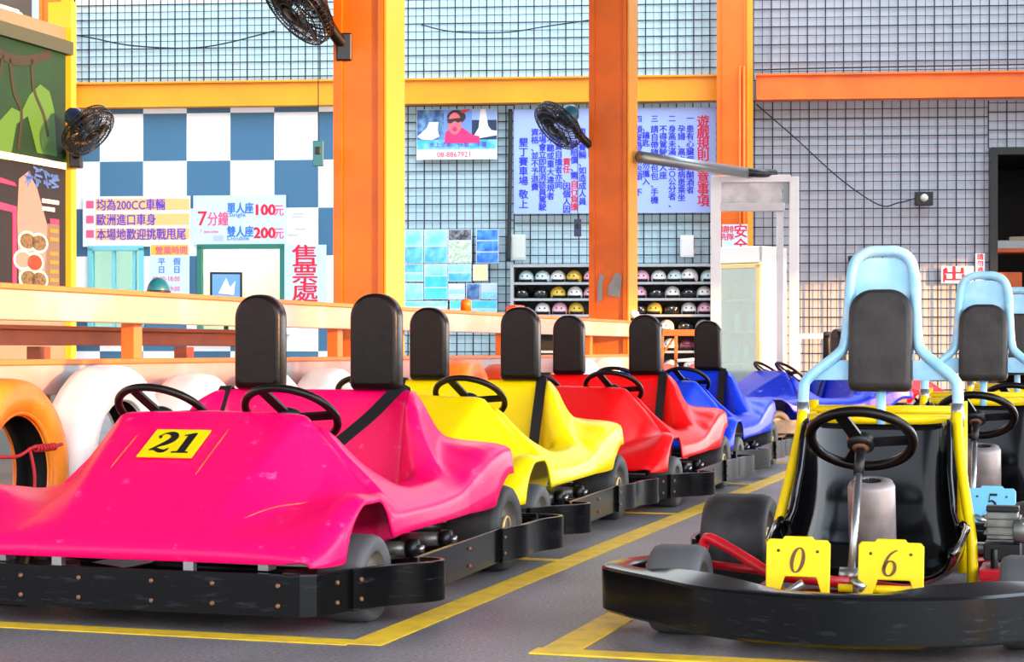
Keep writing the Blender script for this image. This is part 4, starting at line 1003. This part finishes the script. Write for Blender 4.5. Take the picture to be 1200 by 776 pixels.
s = sign('narrow_notice', 1143, 297, 1154, 330, .05, PAPER, 'narrow red-lettered strip beside the dark doorway'); b = MB()
put(s, b, '請\n勿\n進\n入', 1148.5, 304, 7, RED_T, .03, 'CENTER'); b.build('lettering', s.t)
# posters
CY = [mat('poster_cyan', (110, 205, 235), .5, 0, 0, 5, (190, 232, 244)), mat('poster_azure', (60, 170, 225), .5, 0, 0, 7, (140, 215, 240)), mat('poster_aqua', (90, 215, 240), .5, 0, 0, 4, (50, 180, 225))]
PB = mat('poster_sea_blue', (30, 100, 215), .5, 0, 0, 9, (90, 170, 240)); PD = mat('poster_map_dark', (50, 55, 60), .5, 0, 0, 22, (140, 140, 150)); PM = mat('poster_map_pale', (216, 226, 214), .5, 0, 0, 30, (150, 190, 140)); PY = mat('poster_straw', (232, 226, 170), .5, 0, .1, 20); PNV = mat('poster_navy', (40, 80, 140), .5, 0, 0, 10, (110, 160, 200))
def poster(c, ms, label, text_=None):
    x0, y0, x1, y1 = [460+c[0]/5.544, 240+c[1]/5.544, 460+c[2]/5.544, 240+c[3]/5.544]
    s = sign('poster', x0, y0, x1, y1, .11, PAPER, label, 'poster', 'blue posters on the mesh')
    b = MB(); n = len(ms); H = y1-y0
    for i, m in enumerate(ms): band_(s, b, x0+.8, y0+H*i/n+.6, x1-.8, y0+H*(i+1)/n-.6, m)
    b.build('picture', s.t); return s
P_ = poster
P_((60,160,200,380), [CY[0], CY[1]], 'cyan poster at the top left corner of the blue poster wall')
P_((205,160,358,380), [CY[0], CY[1]], 'pale and azure poster left of the dark map poster')
P_((362,160,515,380), [PD, PM, PM], 'poster with a dark picture over a pale map')
P_((543,160,690,380), [PB, PB, PB], 'poster with three deep blue sea pictures')
P_((60,385,200,500), [CY[1], CY[0]], 'small cyan poster in the second row by the column')
P_((205,385,358,615), [CY[0], CY[2], CY[2]], 'tall aqua poster in the middle of the blue poster wall')
P_((362,385,512,500), [CY[0], CY[1]], 'cyan poster below the pale map')
P_((522,388,620,495), [PY], 'straw-yellow sheet among the blue posters')
P_((60,510,200,620), [CY[0]], 'cyan poster in the third row by the column')
P_((362,512,470,618), [PAPER, CY[0], PBLU], 'white sheet with small blue figures')
P_((478,512,570,618), [PNV], 'navy sheet below the straw-yellow one')
P_((575,510,680,615), [PBLU, CY[0]], 'pale sheet at the right end of the third row')
P_((60,625,358,700), [CY[0], PBLU], 'wide poster along the bottom left of the blue poster wall')
P_((372,622,680,730), [CY[2], CY[0]], 'wide aqua poster along the bottom right of the blue poster wall')
s = sign('watersports_poster', 488, 128, 582.5, 187, .11, PAPER, 'advert with a shouting swimmer in sunglasses between two white boats', 'poster')
b = MB(); band_(s, b, 488.5, 128.5, 520, 164, PNV); band_(s, b, 520, 128.5, 553, 164, mat('poster_sky', (110, 150, 225), .5)); band_(s, b, 553, 128.5, 582, 164, mat('poster_deep', (24, 46, 80), .5)); band_(s, b, 488.5, 164, 582, 175, CY[1]); band_(s, b, 553, 128.5, 582, 141, mat('poster_sky2', (150, 180, 235), .5), .0005)
SK = mat('poster_skin', (230, 110, 120), .5); HR = mat('poster_hair', (50, 30, 34), .5); PKJ = mat('poster_vest', (235, 40, 110), .5)
def poly(pts, m, dy=.002): b.prism([(s.x(x), s.z(y)) for x, y in pts], 0, .002, m, up_at(0, -.007-dy, 0))
def ell(cx, cy, rx, ry, m, dy): poly([(cx+rx*math.cos(a*PI/10), cy+ry*math.sin(a*PI/10)) for a in range(20)], m, dy)
poly([(489, 160), (500, 150), (503, 143), (514, 143), (513, 152), (515, 160), (506, 164), (494, 163)], WHT); poly([(555, 160), (561, 150), (563, 128.5), (569, 128.5), (572, 148), (576, 153), (582, 154), (582, 159), (558, 163)], WHT)
ell(535, 137, 11, 8, HR, .003); poly([(521, 166), (522, 155), (529, 150), (543, 150), (553, 158), (562, 160), (562, 168), (521, 168)], PKJ, .003); ell(533, 145, 8, 13, SK, .005); poly([(524, 140), (542, 138), (542, 142), (537, 144), (533, 142), (528, 145), (525, 144)], HR, .0075); ell(533, 151.5, 3, 3, PKJ, .0075)
poly([(543, 128.5), (552, 128.5), (544, 133), (539, 131)], mat('poster_red_cap', (226, 50, 50), .5), .004)
b.build('picture', s.t); b = MB(); put(s, b, '水上活動、快艇、浮潛', 503, 172, 6, PUR_T, .008, dy=.003); put(s, b, '08-8867921', 512, 184, 7.5, RED_T, .008); b.build('lettering', s.t)

# ---------------------------------------------------------------- fans
def fan(px, py, d, n, size, mount, label, motor=NAVY):
    c = P(px, py, d); n = V(n).normalized()
    t = thing('wall_fan', c, label, 'fan', 0, 'black wall fans')
    Rm = n.to_track_quat('Z', 'Y').to_matrix().to_4x4(); r = size/2
    b = MB()
    for rr, zz in ((r, 0), (r*.98, .035), (r*.98, -.035), (r*.78, .055), (r*.55, .062), (r*.3, .066), (r*.78, -.05), (r*.5, -.06)): b.torus(rr, .0045, FANB, Rm @ M.Translation((0, 0, zz)), 28, 6)
    for k in range(48):
        a = 2*PI*k/48; ca, sa = math.cos(a), math.sin(a)
        b.tube([Rm @ V((rr*ca, rr*sa, zz)) for rr, zz in ((r*.16, .068), (r*.55, .062), (r*.78, .055), (r*.98, .035), (r, 0), (r*.98, -.035), (r*.75, -.05), (r*.3, -.065))], .0028, FANB, 4)
    b.lathe([(.001, .076), (r*.17, .074), (r*.2, .068), (r*.17, .06)], FANB, 20, Rm); b.build('cage', t)
    b = MB()
    for q in range(3):
        A = M.Rotation(2*PI*q/3, 4, 'Z'); rows = []
        for i in range(7):
            rr = r*(.15+.75*i/6); wdt_ = r*(.18+.5*math.sin(PI*(i+1)/8.5)); row = []
            for j in range(5): aa = (j/4-.35)*wdt_; row.append(Rm @ A @ V((rr, aa, (j/4-.5)*.045)))
            rows.append(row)
        b.grid(rows, mat('fan_blade', (34, 38, 44), .25, 0), None, True)
    b.build('blades', t, solid=.003)
    b = MB(); b.lathe([(.001, -.05), (r*.25, -.055), (r*.33, -.10), (r*.33, -.18), (r*.2, -.22), (.001, -.22)], motor, 20, Rm); b.build('motor', t)
    m0 = Rm @ V((0, 0, -.16)); mt = V(mount)-c
    b = MB(); b.tube(smooth_path([m0, m0*.6+mt*.4+V((0, 0, -.06)), mt], 5), .035, FANB, 10); b.box(mt, (.09, .09, .16), FANB); b.build('bracket', t, .01)
    return t
fan(349, 8, 10.2, (-.62, -.36, -.66), .48, (rl(10.5).x-.163+.005, 10.42, P(0, 52, 10.3).z), 'black fan high on the thick column by the booth')
fan(654, 147, 15.3, (-.64, -.36, -.66), .46, (.855-.165, 15.55, P(0, 172, 15.4).z), 'black fan on the worn thick column in front of the rules banner', TEAL)
pm = lb(.02, 0, .05)
fan(103, 153, 13.6, (.70, -.28, -.66), .43, (pm.x+.04, pm.y, P(0, 182, 13.8).z), 'black fan at the corner of the mural building')
# pull cords with coloured handles
def cord(px, py0, py1, d, hpy, m, label):
    a = P(px, py0, d); c = P(px, py1, d); t = thing('pull_switch', (c.x, c.y, c.z), label, 'switch', 0, 'fan pull switches')
    b = MB(); b.tube([(0, 0, a.z-c.z), (0, 0, 0)], .003, CABLE, 6); b.build('cord', t)
    h = (hpy)*d/FPX; b = MB(); b.box((0, 0, -h/2), (h*.42, h*.25, h), m); b.box((0, -h*.14, -h*.4), (h*.2, h*.05, h*.3), BLK); b.build('handle', t, .006)
cord(373, 45, 165, 10.25, 30, TEAL, 'teal pull switch on a cord before the checkered wall')
cord(677, 172, 257, 15.3, 20, NAVY, 'navy pull switch hanging beside the worn column')
# cables
def cable(pts, r, label, sub=None):
    b = MB(); b.tube(smooth_path(pts, 8), r, CABLE, 6); return tag(b.build('cable'), label, 'cable')
cable([wp(60, 36, .12), wp(105, 44, .12), wp(160, 54, .12), wp(240, 55, .12), wp(322, 36, .12)], .009, 'thin dark cable sagging on the mesh above the booth')
cable([wp(494, 29, .12), wp(530, 37, .12), wp(590, 38, .12), wp(640, 31, .12), wp(694, 23, .12)], .008, 'thin cable sagging between the two thick columns')
cable([wp(884, 82, .14), wp(960, 80, .14), wp(1120, 77, .14), wp(1230, 75, .14)], .009, 'thin cable running level above the right beam')
cable([wp(886, 122, .14), wp(930, 160, .14), wp(985, 210, .14), wp(1030, 240, .14), wp(1052, 238, .14), wp(1074, 232, .14)], .008, 'thin cable drooping to the small black socket')
cable([wp(598, 128, .16), wp(597.8, 190, .16), wp(597, 240, .20), wp(596, 306, .25)], .026, 'thick black cable down the left edge of the banner')
# small wall boxes
def wbox(name, px0, py0, px1, py1, off, dep, m, label, extra=None):
    loc, w_, h = wall_rect(px0, py0, px1, py1, off); t = thing(name, loc, label, 'box', WA); b = MB(); b.box((0, 0, h/2), (w_, dep, h), m); b.build('case', t, .008)
    b = MB()
    if extra == 'knob': b.ball((0, -dep/2, h*.55), w_*.22, LGREY, None, 14, 8); b.build('dial', t)
    elif extra == 'lid': b.box((0, -dep/2-.004, h*.5), (w_*.84, .008, h*.84), m); b.build('lid', t, .003)
    return t
wbox('wall_socket', 1072, 225, 1093, 241, .13, .10, BLK, 'small black wall socket with a pale dial on the mesh', 'knob')
wbox('junction_box', 599, 275, 616, 305, .16, .08, LGREY, 'pale grey box on the mesh left of the worn column', 'lid')
wbox('dispenser', 797, 276, 813.5, 302, .17, .14, SILV, 'silver dispenser box above the helmet rack', 'lid')
wbox('dark_speaker', 994, 300, 1003, 318, .16, .12, BLK, 'small black box half hidden behind the nearest blue roll bar', 'lid')
wbox('meter_box', 70, 246, 82, 262, .5, .1, NAVY, 'small navy box at the end of the food poster', 'lid')
# ---------------------------------------------------------------- pipe, white door frame, fridge
b = MB(); a, c, e = P(750, 184, 15.5), P(878, 203, 17.9), P(908, 203.5, 18.0)
t = thing('steel_pipe', a, 'grey pipe arm reaching from the worn column to the white frame', 'pipe')
b.tube([V((0, 0, 0)), c-a], .05, GREY, 14); b.build('pipe', t); b = MB(); b.tube([c-a-(c-a).normalized()*.15, e-a], .042, BLK, 12); b.build('grip', t)
d = 18.0; k = d/FPX
t = thing('door_frame', (P(884, HY, d).x, d, 0), 'free-standing white metal door frame with a boarded header', 'door frame', math.radians(-6))
def fx(px): return (px-884)*k
def fz(py): return CH+(HY-py)*k
b = MB(); b.box((fx(839), 0, fz(206)/2), (12*k, .12, fz(206)), WHT); b.box((fx(930), 0, fz(208)/2), (11*k, .12, fz(208)), WHT); b.box((fx(914), .09, fz(245)/2), (8*k, .06, fz(245)), WHT); b.build('posts', t, .004)
b = MB(); b.box((fx(884), 0, fz(210)), (84*k, .12, 8*k), WHT); b.box((fx(881), 0, fz(243)), (76*k, .12, 9*k), mat('grey_white_paint', (206, 206, 206), .5, 0, .15, 5)); b.build('lintel', t, .004)
b = MB(); b.box((fx(880), .02, fz(226)), (72*k, .02, 26*k), mat('dirty_white_board', (222, 220, 220), .5, 0, 0, 6, (190, 186, 188))); b.box((fx(921), .02, fz(226)), (7*k, .03, 26*k), GREY); b.build('header_board', t)
d = 20.0; k = d/FPX; rf = math.radians(-38)
p = P(893, HY, d); t = thing('drinks_fridge', (p.x, p.y, 0), 'white glass-door drinks fridge behind the door frame', 'fridge', rf); H = fz(0)*0+CH+(HY-288)*k; WF, DF = .60, .55
# front corner of the cabinet is at the thing's origin; the glass door faces local -y
b = MB(); W2 = mat('fridge_white', (238, 236, 230), .4)
b.box((-WF/2, DF-.02, H/2), (WF, .04, H), W2); b.box((-.02, DF/2, H/2), (.04, DF, H), W2); b.box((-WF+.02, DF/2, H/2), (.04, DF, H), W2); b.box((-WF/2, DF/2, H-.09), (WF, DF, .18), W2); b.box((-WF/2, DF/2, .12), (WF, DF, .24), W2); b.build('cabinet', t, .008)
FY = mat('cream_door_frame', (244, 214, 140), .4); b = MB()
for x in (-WF+.025, -.025): b.box((x, -.025, (H+.04)/2), (.05, .05, H-.44), FY)
b.box((-WF/2, -.025, H-.215), (WF, .05, .05), FY); b.box((-WF/2, -.025, .265), (WF, .05, .05), FY); b.build('door', t, .004)
b = MB(); b.box((-WF/2, -.02, (H+.04)/2), (WF-.1, .01, H-.5), FGL); gl = b.build('door_glass', t)
for z in (.6, .95, 1.3): b = MB(); b.box((-WF/2, DF/2, z), (WF-.1, DF-.12, .015), SHM); b.build('shelf', t)
for i, (x, z, m) in enumerate(((-.45, .61, CY[1]), (-.3, .61, CY[2]), (-.15, .61, CY[0]), (-.42, .96, PAPER), (-.25, .96, CY[0]), (-.45, 1.31, PEACH), (-.2, 1.31, PAPER))):
    b = MB(); b.lathe([(.001, 0), (.045, 0), (.045, .15), (.02, .2), (.018, .23), (.001, .232)], m, 14)
    tag(b.build('bottle', loc=V((p.x, p.y, 0))+M.Rotation(rf, 3, 'Z') @ V((x, .2, z)), rot=(0, 0, rf)), ['blue', 'aqua', 'pale blue', 'white', 'pale cyan', 'peach', 'white'][i]+' bottle on the %s fridge shelf' % ['lower', 'lower', 'lower', 'middle', 'middle', 'upper', 'upper'][i], 'bottle', 'bottles in the fridge')
# white bar and red bits behind the nearest roll bar
b = MB(); a, c = wp(935, 394, .6), wp(1000, 394, .6); b.bar(a, c, .05, .06, WHT); z0 = a.z
for q in (a, c): b.bar((q.x, q.y, 0), (q.x, q.y, q.z), .05, .05, WHT)
tag(b.build('low_railing'), 'low white railing in front of the mesh beside the white frame', 'railing')
# ---------------------------------------------------------------- dark doorway on the right
u0, u1 = wu(1160), wu(1290); um = (u0+u1)/2; W_ = u1-u0
DW = mat('doorway_dark', (38, 34, 36), .7); b = MB()
b.box((um, 3.0, 1.8), (W_+.6, .08, 3.6), DW); b.box((u0-.25, 1.6, 1.8), (.06, 2.9, 3.6), DW); b.box((u1+.25, 1.6, 1.8), (.06, 2.9, 3.6), DW); b.box((um, 1.6, DZ+.06), (W_+.6, 2.9, .06), DW)
struct(b.build('wall_store_room', loc=(0, WD, 0), rot=WR))
b = MB(); b.box((u0+.03, -.03, DZ/2), (.09, .18, DZ), BLK); b.box((um, -.03, DZ-.03), (W_, .18, .09), BLK); struct(b.build('door_1', loc=(0, WD, 0), rot=WR))
p = wp(1200, HY, -.8); t = thing('store_shelf', (p.x, p.y, 0), 'dark orange shelf inside the doorway with a clutter of planks', 'shelf', WA)
OD = mat('dull_orange_wood', (190, 84, 24), .6, 0, .3, 5); b = MB()
for z in (.5, 1.35, 2.0): b.box((0, 0, z), (1.1, .5, .05), OD)
for s_ in (-1, 1): b.box((s_*.5, 0, 1.05), (.06, .5, 2.1), OD)
b.build('frame', t)
for i, (x, z, s_, m) in enumerate(((-.15, 2.03, (.5, .3, .10), GREY), (.1, 2.13, (.6, .2, .05), mat('tan_plank', (170, 140, 110), .6)), (-.2, 1.38, (.3, .3, .35), OD), (.2, .53, (.4, .3, .35), REDB))):
    b = MB(); b.box((0, 0, s_[2]/2), s_, m); b.box((0, 0, s_[2]), (s_[0]*.9, s_[1]*.9, .01), m)
    q = V((p.x, p.y, 0))+M.Rotation(WA, 3, 'Z') @ V((x, 0, z-.005))
    tag(b.build('storage_box', loc=q, rot=(0, 0, WA), bevel=.005), ['grey flat box on the doorway shelf', 'tan plank lying across the grey flat box', 'orange box on the middle doorway shelf', 'red box low on the doorway shelf'][i], 'box')
# ---------------------------------------------------------------- roof over the karts and added sun blockers on the right
RF = mat('roof_sheet', (150, 156, 160), .6); b = MB()
b.box((-1.5, 7.2, 6.4), (21, 20, .12), RF); struct(b.build('ceiling'))
b = MB(); b.box((10.4, 18, 4.65), (.12, 24, 4.1), RF); struct(b.build('wall_right_sun_blocker'))  # unseen panel added to keep the sun off the upper back wall
b = MB(); b.box((10.4, 0, 1.85), (.12, 12, 1.3), RF)  # unseen band added to block the low sun from the kart bodies
for y in (-5.9, 0, 5.9): b.box((10.5, y, 3.2), (.12, .12, 6.4), RF)
struct(b.build('wall_right_sun_band'))
for i, x in enumerate((-4.6, -.6, 3.4)):  # fill lights added out of view to brighten the back wall
    l = bpy.data.lights.new('added_wall_fill', 'AREA'); l.shape = 'RECTANGLE'; l.size = 2.4; l.size_y = .3; l.energy = 24; l.color = (.86, .95, 1.0)
    lo = bpy.data.objects.new('added_wall_fill', l); COL.objects.link(lo); lo.location = (x, 17.6, 6.2); lo.rotation_euler = (math.radians(38), 0, 0)
